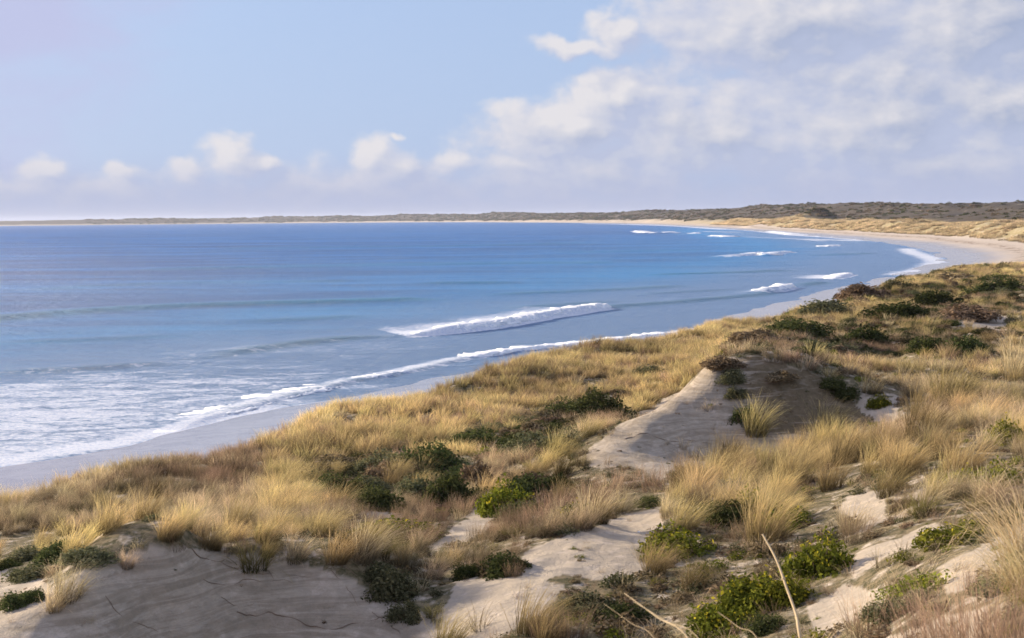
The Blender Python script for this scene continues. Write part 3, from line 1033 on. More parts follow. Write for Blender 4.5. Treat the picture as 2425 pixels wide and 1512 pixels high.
def leaves_mesh(name, n, size, lobes, seed, flower=0.0, shellk=0.35, elong=1.6):
    """dome of loose leaves (radius about 1, height about 1), grown in several clumps"""
    g = np.random.default_rng(seed)
    cx = g.uniform(-0.62, 0.62, lobes)
    cy = g.uniform(-0.62, 0.62, lobes)
    cr = g.uniform(0.28, 0.52, lobes)
    hh = (0.95 - 0.75 * (cx ** 2 + cy ** 2)) * g.uniform(0.6, 1.1, lobes)
    li = g.integers(0, lobes, n)
    th = g.uniform(0, 2 * math.pi, n)
    ph = np.arccos(g.uniform(-0.1, 1, n))
    rr_ = 1 - shellk * g.uniform(0, 1, n) ** 1.4
    nrm = np.stack([np.sin(ph) * np.cos(th), np.sin(ph) * np.sin(th), np.cos(ph)], -1)
    c = np.stack([cx[li] + nrm[:, 0] * cr[li] * rr_, cy[li] + nrm[:, 1] * cr[li] * rr_, nrm[:, 2] * hh[li] * rr_], -1)
    c[:, 2] = np.maximum(c[:, 2], 0.01)
    c += g.normal(0, 0.055, c.shape)
    a = nrm + g.normal(0, 0.75, c.shape)
    a /= np.linalg.norm(a, axis=1)[:, None]
    u = np.cross(a, g.normal(0, 1, c.shape))
    u /= np.linalg.norm(u, axis=1)[:, None]
    v = np.cross(a, u)
    sz = size * g.uniform(0.5, 1.3, n)[:, None]
    u, v = u * sz * elong * 0.5, v * sz * 0.5
    V = np.stack([c - u, c - v * 0.9 + u * 0.1, c + u, c + v * 0.9 + u * 0.1], 1).reshape(-1, 3)
    Fc = np.arange(n * 4).reshape(n, 4)
    tipv = np.clip(g.uniform(0, 1, n), 0, 1)
    fl = (g.uniform(0, 1, n) < flower) & (c[:, 2] > 0.35)
    return new_mesh(name, V, Fc, {'tip': np.repeat(tipv, 4), 'flower': np.repeat(fl.astype(float), 4)}, smooth=False)


def stems_mesh(name, n, seed):
    """woody stems radiating from the root, inside a radius-1 dome"""
    g = np.random.default_rng(seed)
    Vs, Fs = [], []
    for i in range(n):
        th = g.uniform(0, 2 * math.pi)
        rr_ = g.uniform(0.2, 0.8)
        p0 = np.array([0.05 * math.cos(th), 0.05 * math.sin(th), -0.08])
        p2 = np.array([rr_ * math.cos(th), rr_ * math.sin(th), 0.72 * (1 - rr_ * 0.6)])
        p1 = (p0 + p2) / 2 + g.normal(0, 0.06, 3)
        b = len(Vs)
        for k, (p, r_) in enumerate(((p0, 0.03), (p1, 0.02), (p2, 0.008))):
            for q in range(3):
                a_ = q * 2.094
                Vs.append(p + np.array([math.cos(a_) * r_, math.sin(a_) * r_, 0]))
        for k in range(2):
            for q in range(3):
                a_, b_ = b + k * 3 + q, b + k * 3 + (q + 1) % 3
                Fs.append((a_, b_, b_ + 3, a_ + 3))
    return new_mesh(name, np.array(Vs), np.array(Fs))


def with_mat(me, m):
    me.materials.append(m)
    return me


TUFTS = {
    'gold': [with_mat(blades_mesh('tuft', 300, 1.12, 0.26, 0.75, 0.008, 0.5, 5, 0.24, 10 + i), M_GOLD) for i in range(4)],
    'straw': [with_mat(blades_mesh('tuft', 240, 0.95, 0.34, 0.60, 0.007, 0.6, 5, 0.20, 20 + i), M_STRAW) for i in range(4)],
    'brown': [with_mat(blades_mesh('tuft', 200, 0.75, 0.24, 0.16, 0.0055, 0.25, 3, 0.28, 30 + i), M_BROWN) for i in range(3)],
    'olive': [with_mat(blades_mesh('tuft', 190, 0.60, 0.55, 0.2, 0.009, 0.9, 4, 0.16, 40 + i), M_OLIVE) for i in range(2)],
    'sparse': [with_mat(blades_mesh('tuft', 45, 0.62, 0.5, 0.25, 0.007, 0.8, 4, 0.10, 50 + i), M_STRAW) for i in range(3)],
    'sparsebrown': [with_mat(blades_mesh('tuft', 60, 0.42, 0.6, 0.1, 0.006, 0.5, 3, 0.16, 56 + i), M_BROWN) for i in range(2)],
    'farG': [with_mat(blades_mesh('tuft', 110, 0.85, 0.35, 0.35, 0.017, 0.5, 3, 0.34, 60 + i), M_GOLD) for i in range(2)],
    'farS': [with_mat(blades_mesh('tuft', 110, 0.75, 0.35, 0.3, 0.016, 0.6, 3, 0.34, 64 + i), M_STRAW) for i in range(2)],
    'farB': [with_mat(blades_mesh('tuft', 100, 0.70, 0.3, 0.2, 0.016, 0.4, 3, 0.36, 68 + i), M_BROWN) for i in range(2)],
}
SHRUBS = {
    'dark': [with_mat(leaves_mesh('foliage', 4200, 0.078, 16, 70 + i), M_DKGREEN) for i in range(2)],
    'grey': [with_mat(leaves_mesh('foliage', 4200, 0.075, 18, 80 + i), M_GREY) for i in range(2)],
    'bright': [with_mat(leaves_mesh('foliage', 3800, 0.078, 16, 90 + i, flower=0.07), M_BRIGHT) for i in range(2)],
    'twiggy': [with_mat(leaves_mesh('foliage', 3400, 0.085, 14, 95 + i, elong=3.2), M_TWIG) for i in range(2)],
    'mat': [with_mat(leaves_mesh('foliage', 420, 0.11, 9, 99 + i, shellk=0.6), M_GREY) for i in range(2)],
    'matbr': [with_mat(leaves_mesh('foliage', 300, 0.11, 7, 103 + i, shellk=0.6, elong=3.0), M_TWIG) for i in range(2)],
    'matgr': [with_mat(leaves_mesh('foliage', 420, 0.10, 9, 107 + i, shellk=0.6, flower=0.03), M_BRIGHT) for i in range(1)],
}
for i, me_ in enumerate(SHRUBS['matgr']):
    pass
STEMS = with_mat(stems_mesh('stem', 14, 5), M_STEM)


def stuff_instances(name, pts, rot, scl, idx, meshes, label):
    """one object: geometry nodes place shared plant meshes on given points"""
    coll = bpy.data.collections.new(name + '_source')
    for k, mm in enumerate(meshes):
        so = bpy.data.objects.new('src_%s_%02d' % (name, k), mm)
        coll.objects.link(so)
    me = bpy.data.meshes.new(name)
    n = len(pts)
    me.vertices.add(n)
    me.vertices.foreach_set('co', np.asarray(pts, np.float32).ravel())
    a = me.attributes.new('rot', 'FLOAT_VECTOR', 'POINT')
    a.data.foreach_set('vector', np.asarray(rot, np.float32).ravel())
    a = me.attributes.new('scl', 'FLOAT_VECTOR', 'POINT')
    a.data.foreach_set('vector', np.asarray(scl, np.float32).ravel())
    a = me.attributes.new('idx', 'INT', 'POINT')
    a.data.foreach_set('value', np.asarray(idx, np.int32).ravel())
    ng = bpy.data.node_groups.new(name, 'GeometryNodeTree')
    ng.interface.new_socket('Geometry', in_out='INPUT', socket_type='NodeSocketGeometry')
    ng.interface.new_socket('Geometry', in_out='OUTPUT', socket_type='NodeSocketGeometry')
    T = NT(ng)
    gi_, go_ = T.new('NodeGroupInput'), T.new('NodeGroupOutput')
    iop = T.new('GeometryNodeInstanceOnPoints')
    ci = T.new('GeometryNodeCollectionInfo')
    ci.inputs['Collection'].default_value = coll
    ci.inputs['Separate Children'].default_value = True
    ci.inputs['Reset Children'].default_value = True
    T.l.new(gi_.outputs[0], iop.inputs['Points'])
    T.l.new(ci.outputs[0], iop.inputs['Instance'])
    iop.inputs['Pick Instance'].default_value = True

    def na(nm, dt):
        q = T.new('GeometryNodeInputNamedAttribute', data_type=dt)
        q.inputs['Name'].default_value = nm
        return q.outputs[0]
    T.l.new(na('idx', 'INT'), iop.inputs['Instance Index'])
    e2r = T.new('FunctionNodeEulerToRotation')
    T.l.new(na('rot', 'FLOAT_VECTOR'), e2r.inputs[0])
    T.l.new(e2r.outputs[0], iop.inputs['Rotation'])
    T.l.new(na('scl', 'FLOAT_VECTOR'), iop.inputs['Scale'])
    T.l.new(iop.outputs[0], go_.inputs[0])
    o = link(name, me, None, kind='stuff', label=label)
    md = o.modifiers.new('place', 'NODES')
    md.node_group = ng
    return o


def sample_near(dens_fn, y0, y1, umax=0.47, dmax=4.0, seed=1):
    g = np.random.default_rng(seed)
    area = umax * ((y1 + 8) ** 2 - (y0 + 8) ** 2)
    n = int(area * dmax)
    Y = np.sqrt(g.uniform((y0 + 8) ** 2, (y1 + 8) ** 2, n)) - 8
    X = g.uniform(-umax, umax, n) * (Y + 8)
    px_, _ = project(np.stack([X, Y, 7 + 0 * X], -1))
    k = (px_ > -260) & (px_ < PW + 260)
    X, Y = X[k], Y[k]
    d, s = line_dist(X, Y, SH)
    k = d > 18.5
    X, Y, d, s = X[k], Y[k], d[k], s[k]
    Z = height(X, Y, d, s)
    sand, green, px_, py_ = zone_masks(X, Y, Z)
    pr = dens_fn(X, Y, Z, d, s, sand, green, px_, py_) / dmax
    k = g.uniform(0, 1, len(X)) < pr
    return X[k], Y[k], Z[k], d[k], s[k], sand[k], green[k], px_[k], py_[k], g


def grass_density(X, Y, Z, d, s, sand, green, px, py):
    crest = 26.0
    gold = sstep(d, crest - 7, crest - 5) * (1 - sstep(d, 36, 44)) * (1 - sstep(Y, 160, 300) * 0.4)
    left = (1 - sstep(px, 650, 1000)) * sstep(d, 19, 21) * (py < 1310)
    n = fbm(X, Y, 6, 3, 40) + 0.5 * fbm(X, Y, 1.6, 2, 41)
    gen = 2.0 * sstep(n, -0.22, 0.2) + 0.35
    dens = np.maximum(gen, 3.6 * gold)
    dens = np.maximum(dens, 2.9 * left * sstep(fbm(X, Y, 2.6, 2, 47), -0.4, 0.0))
    dens = np.where(green, dens * np.where((px > 1600) & (py < 900), 0.6, np.where(px < 1500, 0.12, 0.28)), dens)
    # windblown stand in front of the big mound and on the right hand slopes
    tuf = in_poly(px, py, [(1560, 1200), (1620, 1110), (1800, 1060), (2050, 1060), (2090, 1150), (1990, 1240), (1700, 1260)])
    rgt = in_poly(px, py, [(1900, 870), (2425, 800), (2500, 1200), (2300, 1180), (2150, 1120), (2050, 1000)])
    clum = sstep(fbm(X, Y, 1.7, 2, 43), -0.22, 0.12)
    dens = np.where(tuf, 1.9 * clum, dens)
    dens = np.where(rgt, 1.7 * sstep(fbm(X, Y, 3.2, 3, 44), -0.25, 0.15), dens)
    mid = in_poly(px, py, [(760, 1290), (900, 1280), (1230, 1260), (1230, 1330), (1000, 1370), (860, 1350)])
    dens = np.where(mid, 4.2, dens)
    lft = in_poly(px, py, [(-300, 1290), (330, 1270), (450, 1300), (330, 1400), (100, 1530), (-300, 1600)])
    dens = np.where(lft, dens * 0.22, dens)
    dens = np.where(sand, 0.10, dens)
    dens = np.where(Y > 90, dens * 0.75, dens)
    return dens


def pick_kinds(X, Y, d, sand, green, px, py, g, near):
    n = len(X)
    r = g.uniform(0, 1, n)
    zo = fbm(X, Y, 7, 2, 140) + 0.35 * (r - 0.5)
    goldz = (1 - sstep(d, 33, 40)) * (px > 620)
    kinds = np.full(n, 'straw', dtype=object)
    kinds[zo < -0.14] = 'brown'
    kinds[zo > 0.16] = 'gold'
    kinds[(goldz > 0.4) & (r > 0.15)] = 'gold'
    kinds[(r > 0.86)] = 'olive'
    tuf = in_poly(px, py, [(1560, 1200), (1620, 1110), (1800, 1060), (2050, 1060), (2090, 1150), (1990, 1240), (1700, 1260)])
    kinds[tuf & (r > 0.35)] = 'gold'
    rgt = in_poly(px, py, [(1900, 870), (2425, 800), (2500, 1060), (2300, 1060), (2050, 1000)])
    kinds[rgt & (r > 0.6)] = 'gold'
    lowr = (px > 1350) & (py > 1270)
    lowd = np.where(lowr & (fbm(X, Y, 2.2, 2, 49) < 0.12), True, False)
    kinds[lowr & (r > 0.72)] = 'brown'
    kinds[lowd & (r > 0.35)] = 'sparsebrown'
    kinds[lowr & (r <= 0.35)] = 'sparse'
    kinds[sand] = 'sparse'
    if not near:
        mp = {'gold': 'farG', 'straw': 'farS', 'brown': 'farB', 'olive': 'farB', 'sparse': 'farS', 'sparsebrown': 'farB'}
        kinds = np.array([mp[k] for k in kinds], dtype=object)
    return kinds


# gather near grass; the nearest 240 tufts become single objects, the rest one mass
Xn, Yn, Zn, dn, sn, san, grn, pxn, pyn, g = sample_near(grass_density, 7, 48, dmax=4.4, seed=3)
kn = pick_kinds(Xn, Yn, dn, san, grn, pxn, pyn, g, True)
sc_n = 0.6 + 0.75 * g.uniform(0, 1, len(Xn)) ** 1.3
sc_n *= np.where(pyn > 1270, 0.78, 1.0) * np.where(pxn < 1300, 0.85, 1.0)
rz_n = g.normal(0, 0.45, len(Xn))
vis_n = (pxn > -20) & (pxn < PW + 20) & (pyn < PH + 10)
order = np.argsort(np.where(vis_n, Yn, 1e9))
single = order[:240]
rest = np.setdiff1d(np.arange(len(Xn)), single)

MESHLIST, MESHIDX = [], {}
for k_, lst in TUFTS.items():
    for i, mm in enumerate(lst):
        MESHIDX.setdefault(k_, []).append(len(MESHLIST))
        MESHLIST.append(mm)


def kinds_to_idx(kinds, g):
    return np.array([MESHIDX[k][g.integers(0, len(MESHIDX[k]))] for k in kinds])


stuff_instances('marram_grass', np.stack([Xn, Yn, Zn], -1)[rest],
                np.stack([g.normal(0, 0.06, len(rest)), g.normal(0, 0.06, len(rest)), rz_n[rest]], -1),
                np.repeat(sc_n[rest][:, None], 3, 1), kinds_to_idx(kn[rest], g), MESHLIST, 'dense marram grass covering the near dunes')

X, Y, Z, d, s, sa, gr, px, py, g = sample_near(grass_density, 48, 330, dmax=3.4, seed=4)
kf = pick_kinds(X, Y, d, sa, gr, px, py, g, False)
sf = g.uniform(0.6, 1.1, len(X)) * (1 + 0.5 * sstep(Y, 90, 250))
stuff_instances('foredune_grass', np.stack([X, Y, Z], -1),
                np.stack([g.normal(0, 0.06, len(X)), g.normal(0, 0.06, len(X)), g.normal(0, 0.5, len(X))], -1),
                np.repeat(sf[:, None], 3, 1), kinds_to_idx(kf, g), MESHLIST, 'golden grass along the foredune crest above the beach')
print('grass', len(rest), len(X))

# ------------------------------------------------------------------ single tufts
G_T = 'marram grass tufts on the near dunes'
KW = {'gold': 'golden windblown marram tuft', 'straw': 'pale straw grass tuft', 'brown': 'brown wiry grass tuft', 'olive': 'olive drooping grass tuft',
      'sparse': 'thin straw sprig of grass', 'sparsebrown': 'low brown dry grass clump'}


LANDMARKS = [(1430, 960, 'dark bush left of the mound'), (1010, 1110, 'valley thicket'), (810, 1160, 'darkest valley bush'), (885, 1225, 'small bare valley patch'),
    (1060, 1180, 'bush heading the gully'), (1060, 1270, 'sunlit gully'), (1200, 1200, 'bush on the gully rim'), (1370, 1225, 'bush above the sunlit hollow'),
    (930, 1265, 'long yellow-green bush'), (1180, 1345, 'dark bush ending the bank'), (930, 1400, 'bush trailing down shaded sand'), (1720, 1230, 'dark bush under the windblown stand'),
    (1770, 1225, 'bush by the cane top'), (1870, 1240, 'flowering bush right of cane top'), (1600, 1300, 'yellow-green bush by the hollow'), (1955, 1330, 'round flowering bush'),
    (1800, 1430, 'large flowering bush'), (1870, 1415, 'bush right of the cane'), (1710, 1480, 'bush at the bottom edge'), (1400, 1445, 'wide grey mound bush'),
    (1480, 1470, 'dark olive bottom bush'), (2250, 1280, 'slanting bush on the right bank'), (2390, 1030, 'upper bush at the right edge'), (2370, 1135, 'lower bush at the right edge'),
    (2130, 1445, 'silvery leaf patch'), (2085, 955, 'lone bush right of the mound'), (60, 1375, 'grey bush at the left edge'), (195, 1325, 'broad grey bush behind the bank'),
    (600, 1310, 'spraying tuft on the bank'), (160, 1380, 'tuft on the left shoulder'), (1255, 1440, 'tall windswept bottom tuft'), (1060, 1490, 'bent golden bottom tuft'),
    (1810, 1210, 'fan-shaped tuft above the cane'), (1700, 1090, 'left end of the windblown stand'), (1880, 1100, 'middle of the windblown stand'), (2000, 1060, 'right end of the windblown stand'),
    (2180, 990, 'curling yellow tuft'), (2250, 900, 'tall golden sheaf'), (1400, 1320, 'floor of the sunlit hollow'), (2300, 1340, 'right sand bank'), (780, 1300, 'crest of the grassy bank'),
    (420, 1280, 'top of the shaded bank'), (2050, 1210, 'littered sandy slope'), (1300, 1230, 'upper rim of the hollow')]


def where_is(px, py, used, kw, size):
    ds = sorted((math.hypot(px - a, (py - b) * 1.3), a, b, n) for a, b, n in LANDMARKS)
    for rank in range(7):
        dist, a, b, n = ds[rank]
        dx, dy = px - a, py - b
        if abs(dx) > 1.2 * abs(dy): rel = 'right of' if dx > 0 else 'left of'
        else: rel = 'below' if dy > 0 else 'above'
        far = 'just ' if dist < 45 else ('' if dist < 110 else 'some way ')
        lab = '%s %s %s%s the %s' % (size, kw, far, rel, n)
        if lab not in used:
            used.add(lab)
            return lab
    return '%s %s near the %s' % (size, kw, ds[0][3])


USED_LABELS = set()
KW = {'gold': 'golden windblown tuft', 'straw': 'pale straw tuft', 'brown': 'brown wiry tuft', 'olive': 'olive drooping tuft',
      'sparse': 'thin straw sprig', 'sparsebrown': 'brown dry clump'}
single_xy = np.stack([Xn, Yn, Zn], -1)[single]
for j, i in enumerate(single):
    kd = kn[i]
    o = link('grass_tuft', TUFTS[kd][j % len(TUFTS[kd])], label=where_is(pxn[i], pyn[i] - 25, USED_LABELS, KW[kd], 'small' if sc_n[i] < 0.78 else ('large' if sc_n[i] > 0.98 else 'medium')), category='grass tuft', group=G_T)
    o.location = (Xn[i], Yn[i], Zn[i])
    o.rotation_euler = (random.gauss(0, .05), random.gauss(0, .05), rz_n[i])
    o.scale = (sc_n[i],) * 3


def ground_hit(px, py):
    """first point of the terrain under a photograph pixel"""
    dr = ray(float(px), float(py))
    t = np.linspace(0, 1, 900)
    Yt = 6 * (340 / 6.0) ** t
    p = CAM + dr[None] * (Yt / dr[1])[:, None]
    z = height(p[:, 0], p[:, 1])
    k = np.argmax(p[:, 2] < z)
    a, b = p[max(k - 1, 0)], p[k]
    for _ in range(3):
        m_ = np.linspace(0, 1, 12)[:, None]
        q = a + (b - a) * m_
        zz = height(q[:, 0], q[:, 1])
        kk_ = np.argmax(q[:, 2] < zz)
        a, b = q[max(kk_ - 1, 0)], q[kk_]
    return b


# hand placed tufts: px, py of the root, height in photo pixels, kind, spin, label
HAND = [
    (600, 1345, 95, 'olive', 0.2, 'yellow-green spraying tuft hanging over the top of the shaded sand bank'),
    (160, 1420, 100, 'straw', 0.0, 'sunlit straw tuft on the left shoulder of the shaded bank'),
    (130, 1445, 70, 'straw', 0.5, 'ragged straw sprigs just below the tuft on the left bank shoulder'),
    (1060, 1535, 100, 'gold', 0.0, 'bright golden tuft bending right at the bottom edge of the sand'),
    (1255, 1500, 120, 'gold', 0.1, 'tall windswept golden tuft on the bottom slope, tips blown right'),
    (1300, 1520, 90, 'gold', -0.2, 'lower golden tuft just right of the tall windswept one'),
    (1135, 1490, 90, 'sparse', 0.1, 'sparse upright blades between two bright golden tufts on the bottom edge'),
    (1550, 1360, 90, 'gold', 0.0, 'bright upright tuft left of the green bush with yellow flowers'),
    (1640, 1400, 80, 'gold', 0.3, 'small pale tuft at the left edge of the flowering bush'),
    (1810, 1285, 150, 'gold', 0.1, 'tall fan-shaped straw tuft standing above the top of the dry cane'),
    (1790, 1030, 90, 'gold', 0.0, 'yellow tuft leaning left of the others before the shaded mound face'),
    (1330, 1190, 60, 'gold', 0.0, 'yellow upright tuft at the edge of the gully bushes'),
    (1740, 1225, 95, 'gold', 0.2, 'golden tuft low in the windblown stand'),
    (1880, 1150, 110, 'gold', 0.0, 'curved golden tuft in the middle of the windblown stand'),
    (1700, 1130, 100, 'gold', 0.0, 'broad golden tuft at the left end of the windblown stand'),
    (2000, 1100, 100, 'gold', 0.1, 'golden tuft at the right end of the windblown stand'),
    (1960, 1030, 90, 'gold', 0.0, 'tall blades rising over the shaded foot of the mound'),
    (2180, 1040, 120, 'gold', 0.0, 'bright yellow curling tuft on the right slope'),
    (2250, 960, 130, 'gold', 0.1, 'tall golden sheaf on the right slope above the curling tuft'),
    (2410, 900, 110, 'straw', 0.0, 'pinkish straw tuft at the right edge of the picture'),
    (1420, 1240, 50, 'sparse', 0.0, 'small straw sprig at the upper rim of the sunlit hollow'),
    (1440, 1100, 40, 'sparse', 0.0, 'thin straw sprig at the foot of the mound, left side'),
    (1640, 1085, 50, 'sparse', 0.0, 'thin straw sprig on the sand below the mound face'),
    (700, 1330, 75, 'straw', 0.0, 'straw tuft crowning the sand bank right of the spraying tuft'),
    (860, 1330, 110, 'straw', 0.0, 'wide straw tuft at the right end of the sand bank crest'),
    (560, 1310, 70, 'brown', 0.0, 'brown tuft behind the spraying tuft on the bank'),
    (300, 1345, 50, 'straw', 0.0, 'short dry tuft on the lit crest of the bank'),
    (420, 1300, 50, 'sparsebrown', 0.0, 'rusty low clump on the very top of the bank'),
    (2090, 1345, 80, 'sparse', 0.1, 'sprig with reddish stems right of the round flowering bush'),
    (1900, 1400, 55, 'sparsebrown', 0.0, 'brown dry clump just below the round flowering bush'),
]
for (hx, hy, hp, kd, spin, lab) in HAND:
    p = ground_hit(hx, hy)
    Ls = {'gold': .80, 'straw': .66, 'brown': .66, 'olive': .46, 'sparse': .5, 'sparsebrown': .36}[kd]
    sc = hp / FPX * p[1] / Ls
    o = link('grass_tuft', random.choice(TUFTS[kd]), label=lab, category='grass tuft', group=G_T)
    o.location = p
    o.rotation_euler = (0, 0, spin)
    o.scale = (sc, sc, sc)

# big straw clump by the right edge of the frame: long arching blades close to the camera
M_PALE = leafy('grass_pale', (0.22, 0.16, 0.07), (0.88, 0.70, 0.42), spread=0.1)
big1 = with_mat(blades_mesh('tuft', 620, 1.0, 0.75, -0.30, 0.006, 0.8, 5, 0.42, 201), M_PALE)
big2 = with_mat(blades_mesh('tuft', 800, 0.62, 0.30, 0.05, 0.0035, 0.2, 4, 0.55, 202), M_BROWN)
for (hx, hy, hp, mm, spin, lab) in [
        (2500, 1340, 235, big1, 0.0, 'large straw clump with arching blades on the near right bank'),
        (2490, 1440, 210, big1, 0.8, 'second straw clump below the arching one on the right bank'),
        (2390, 1620, 230, big2, 0.0, 'dense brown brush of fine upright stems in the lower right corner'),
        (2310, 1650, 190, big2, 1.0, 'brown fine-stemmed brush left of the densest one in the corner'),
        (2460, 1700, 260, big2, 2.0, 'brown fine-stemmed brush at the very corner of the picture')]:
    p = ground_hit(min(hx, 2420), min(hy, 1510))
    q = at_y(float(hx), float(hy), np.array(p[1] - max(0, hy - 1510) * 0.006))
    zz = float(height(np.array([q[0]]), np.array([q[1]]))[0])
    o = link('grass_clump', mm, label=lab, category='grass clump', group='big grass clumps on the right bank')
    o.location = (q[0], q[1], zz)
    o.rotation_euler = (0, 0, spin)
    sc = hp / FPX * q[1] / (0.75 if mm is big1 else 0.55) 
    o.scale = (sc,) * 3

# ------------------------------------------------------------------ shrubs: px, py(base), width px, height px, kind, label
G_B = 'bushes on the dunes'
BUSHES = [
    (1430, 992, 120, 62, 'dark', 'dark green rounded bush left of the big sand mound'),
    (1350, 1000, 110, 42, 'dark', 'dark spreading bush touching the rounded one left of the mound'),
    (1280, 1008, 90, 30, 'twiggy', 'low brownish bush at the left end of the dark row by the mound'),
    (1350, 1068, 110, 45, 'grey', 'grey-green cushion bush at the foot of the mound sand'),
    (1255, 1085, 110, 50, 'grey', 'grey-green bush between the valley thicket and the mound sand'),
    (1130, 1075, 130, 50, 'dark', 'dark bush on the far rim of the valley thicket'),
    (1010, 1140, 150, 75, 'dark', 'tall dark bush in the middle of the valley thicket'),
    (910, 1135, 130, 60, 'grey', 'grey-green bush on the upper left of the valley thicket'),
    (800, 1190, 130, 62, 'dark', 'darkest green bush at the left of the valley thicket'),
    (880, 1215, 110, 60, 'dark', 'dark bush behind the small bare sand patch in the valley'),
    (1060, 1215, 120, 80, 'dark', 'dark bush at the head of the sunlit gully'),
    (1130, 1165, 80, 60, 'twiggy', 'brown twiggy bush at the right edge of the valley thicket'),
    (980, 1205, 110, 60, 'grey', 'grey bush low in the valley thicket'),
    (740, 1160, 90, 40, 'grey', 'pale grey bush at the far left of the valley thicket'),
    (1200, 1225, 100, 62, 'bright', 'green bush with yellowish tips on the right rim of the gully'),
    (1260, 1190, 110, 60, 'dark', 'dark bush above the gully, under brown grass'),
    (1320, 1170, 70, 45, 'dark', 'small dark bush at the base of the brown grass by the gully'),
    (1370, 1232, 70, 32, 'bright', 'small bright green bush at the top of the sunlit hollow'),
    (930, 1280, 150, 38, 'bright', 'long low yellow-green bush above the grassy bank'),
    (860, 1285, 70, 30, 'bright', 'small yellow-green bush left of the long low one'),
    (1180, 1372, 130, 55, 'dark', 'dark bush at the right end of the grassy bank'),
    (1110, 1375, 80, 40, 'dark', 'small dark bush under the straw grass of the bank'),
    (930, 1430, 110, 60, 'grey', 'dull green trailing bush growing down the shaded sand'),
    (960, 1475, 80, 40, 'grey', 'lowest dull green bush on the shaded sand'),
    (900, 1385, 80, 40, 'grey', 'grey bush where the bank grass ends above shaded sand'),
    (1720, 1255, 130, 60, 'dark', 'dark green bush under the windblown stand'),
    (1770, 1250, 100, 62, 'bright', 'bright bush left of the top of the dry cane'),
    (1870, 1262, 110, 48, 'bright', 'bright bush with yellow flowers right of the cane top'),
    (1600, 1325, 130, 58, 'bright', 'bright yellow-green bush at the right rim of the sunlit hollow'),
    (1540, 1205, 60, 30, 'dark', 'small dark bush above the sunlit hollow'),
    (1955, 1368, 118, 75, 'bright', 'round flowering green bush standing alone right of the cane'),
    (1800, 1455, 130, 70, 'bright', 'large flowering bush behind the lower end of the cane'),
    (1870, 1440, 90, 60, 'bright', 'bright bush just right of the cane, low on the slope'),
    (1710, 1505, 130, 60, 'bright', 'yellow-green bush at the bottom edge left of the cane'),
    (1820, 1500, 100, 45, 'dark', 'dark low bush at the foot of the large flowering bush'),
    (1400, 1465, 150, 48, 'grey', 'wide grey-green mound bush on the bottom slope'),
    (1480, 1490, 140, 45, 'dark', 'dark olive bush on the bottom slope by the grey mound bush'),
    (2250, 1300, 110, 45, 'bright', 'slanting flowering bush along the rim of the right sand bank'),
    (2305, 1272, 70, 36, 'bright', 'upper end of the flowering bushes on the rim of the right sand bank'),
    (2390, 1060, 70, 62, 'bright', 'bright green bush near the right picture edge, upper'),
    (2370, 1160, 80, 50, 'bright', 'green bush near the right picture edge, lower'),
    (2290, 1165, 70, 45, 'bright', 'yellow-green bush among brown brush left of the edge bush'),
    (2130, 1465, 150, 42, 'grey', 'silvery grey-green patch of leaves between two sand patches'),
    (2200, 1430, 110, 40, 'grey', 'silvery leafy bush above the shaded sand in the corner'),
    (2085, 968, 52, 30, 'bright', 'small lone green bush on the bare sand right of the mound'),
    (2005, 950, 70, 26, 'dark', 'dark creeping bush at the foot of the mound right flank'),
    (1955, 925, 80, 22, 'dark', 'dark creeping bush halfway down the mound right flank'),
    (1742, 950, 50, 26, 'grey', 'lowest of the dark plants hanging down the mound face'),
    (1736, 915, 62, 30, 'grey', 'dark plants hanging down the upper mound face'),
    (1716, 878, 84, 24, 'twiggy', 'brownish bush capping the mound just left of its peak'),
    (1765, 1020, 62, 45, 'dark', 'dark round bush at the foot of the shaded mound face'),
    (1850, 905, 70, 18, 'twiggy', 'small dry bush clinging to the upper mound face'),
    (2050, 715, 110, 36, 'twiggy', 'brown bushy hump on the dune edge beside the water'),
    (2220, 730, 100, 36, 'dark', 'dark bush on the right ridge below the beach'),
    (2380, 700, 110, 34, 'dark', 'dark bush at the right edge just under the beach'),
    (2140, 765, 130, 40, 'dark', 'dark olive bush on the middle of the right ridge'),
    (1960, 755, 130, 34, 'grey', 'grey-green bush on the slope below the golden crest'),
    (1890, 800, 130, 40, 'dark', 'dark bush above the mound on its right'),
    (2060, 830, 110, 48, 'dark', 'dark bush right behind the mound, below the ridge'),
    (1990, 845, 90, 30, 'grey', 'grey bush close behind the mound right shoulder'),
    (2290, 845, 110, 42, 'dark', 'dark green bush in the hollow of the right slope'),
    (2200, 840, 80, 40, 'dark', 'dark bush left of the one in the right hollow'),
    (2300, 760, 120, 30, 'twiggy', 'brown scrub patch on the right ridge'),
    (1800, 815, 110, 28, 'twiggy', 'brown scrub right behind the mound peak'),
    (1540, 905, 90, 30, 'grey', 'grey bush in the grass left above the mound'),
    (2140, 690, 80, 24, 'grey', 'grey bush on the dune edge near the swash'),
    (2280, 675, 110, 24, 'twiggy', 'brown bush on the dune edge just below the pale beach'),
    (60, 1380, 100, 34, 'grey', 'grey-green bush at the left edge behind the bank'),
    (195, 1340, 120, 30, 'grey', 'broad grey-green bush behind the lit crest of the bank'),
    (40, 1445, 80, 40, 'dark', 'dark bush at the left edge below the bare patch'),
    (90, 1425, 50, 28, 'dark', 'small dark bush just behind the left shoulder of the bank'),
]
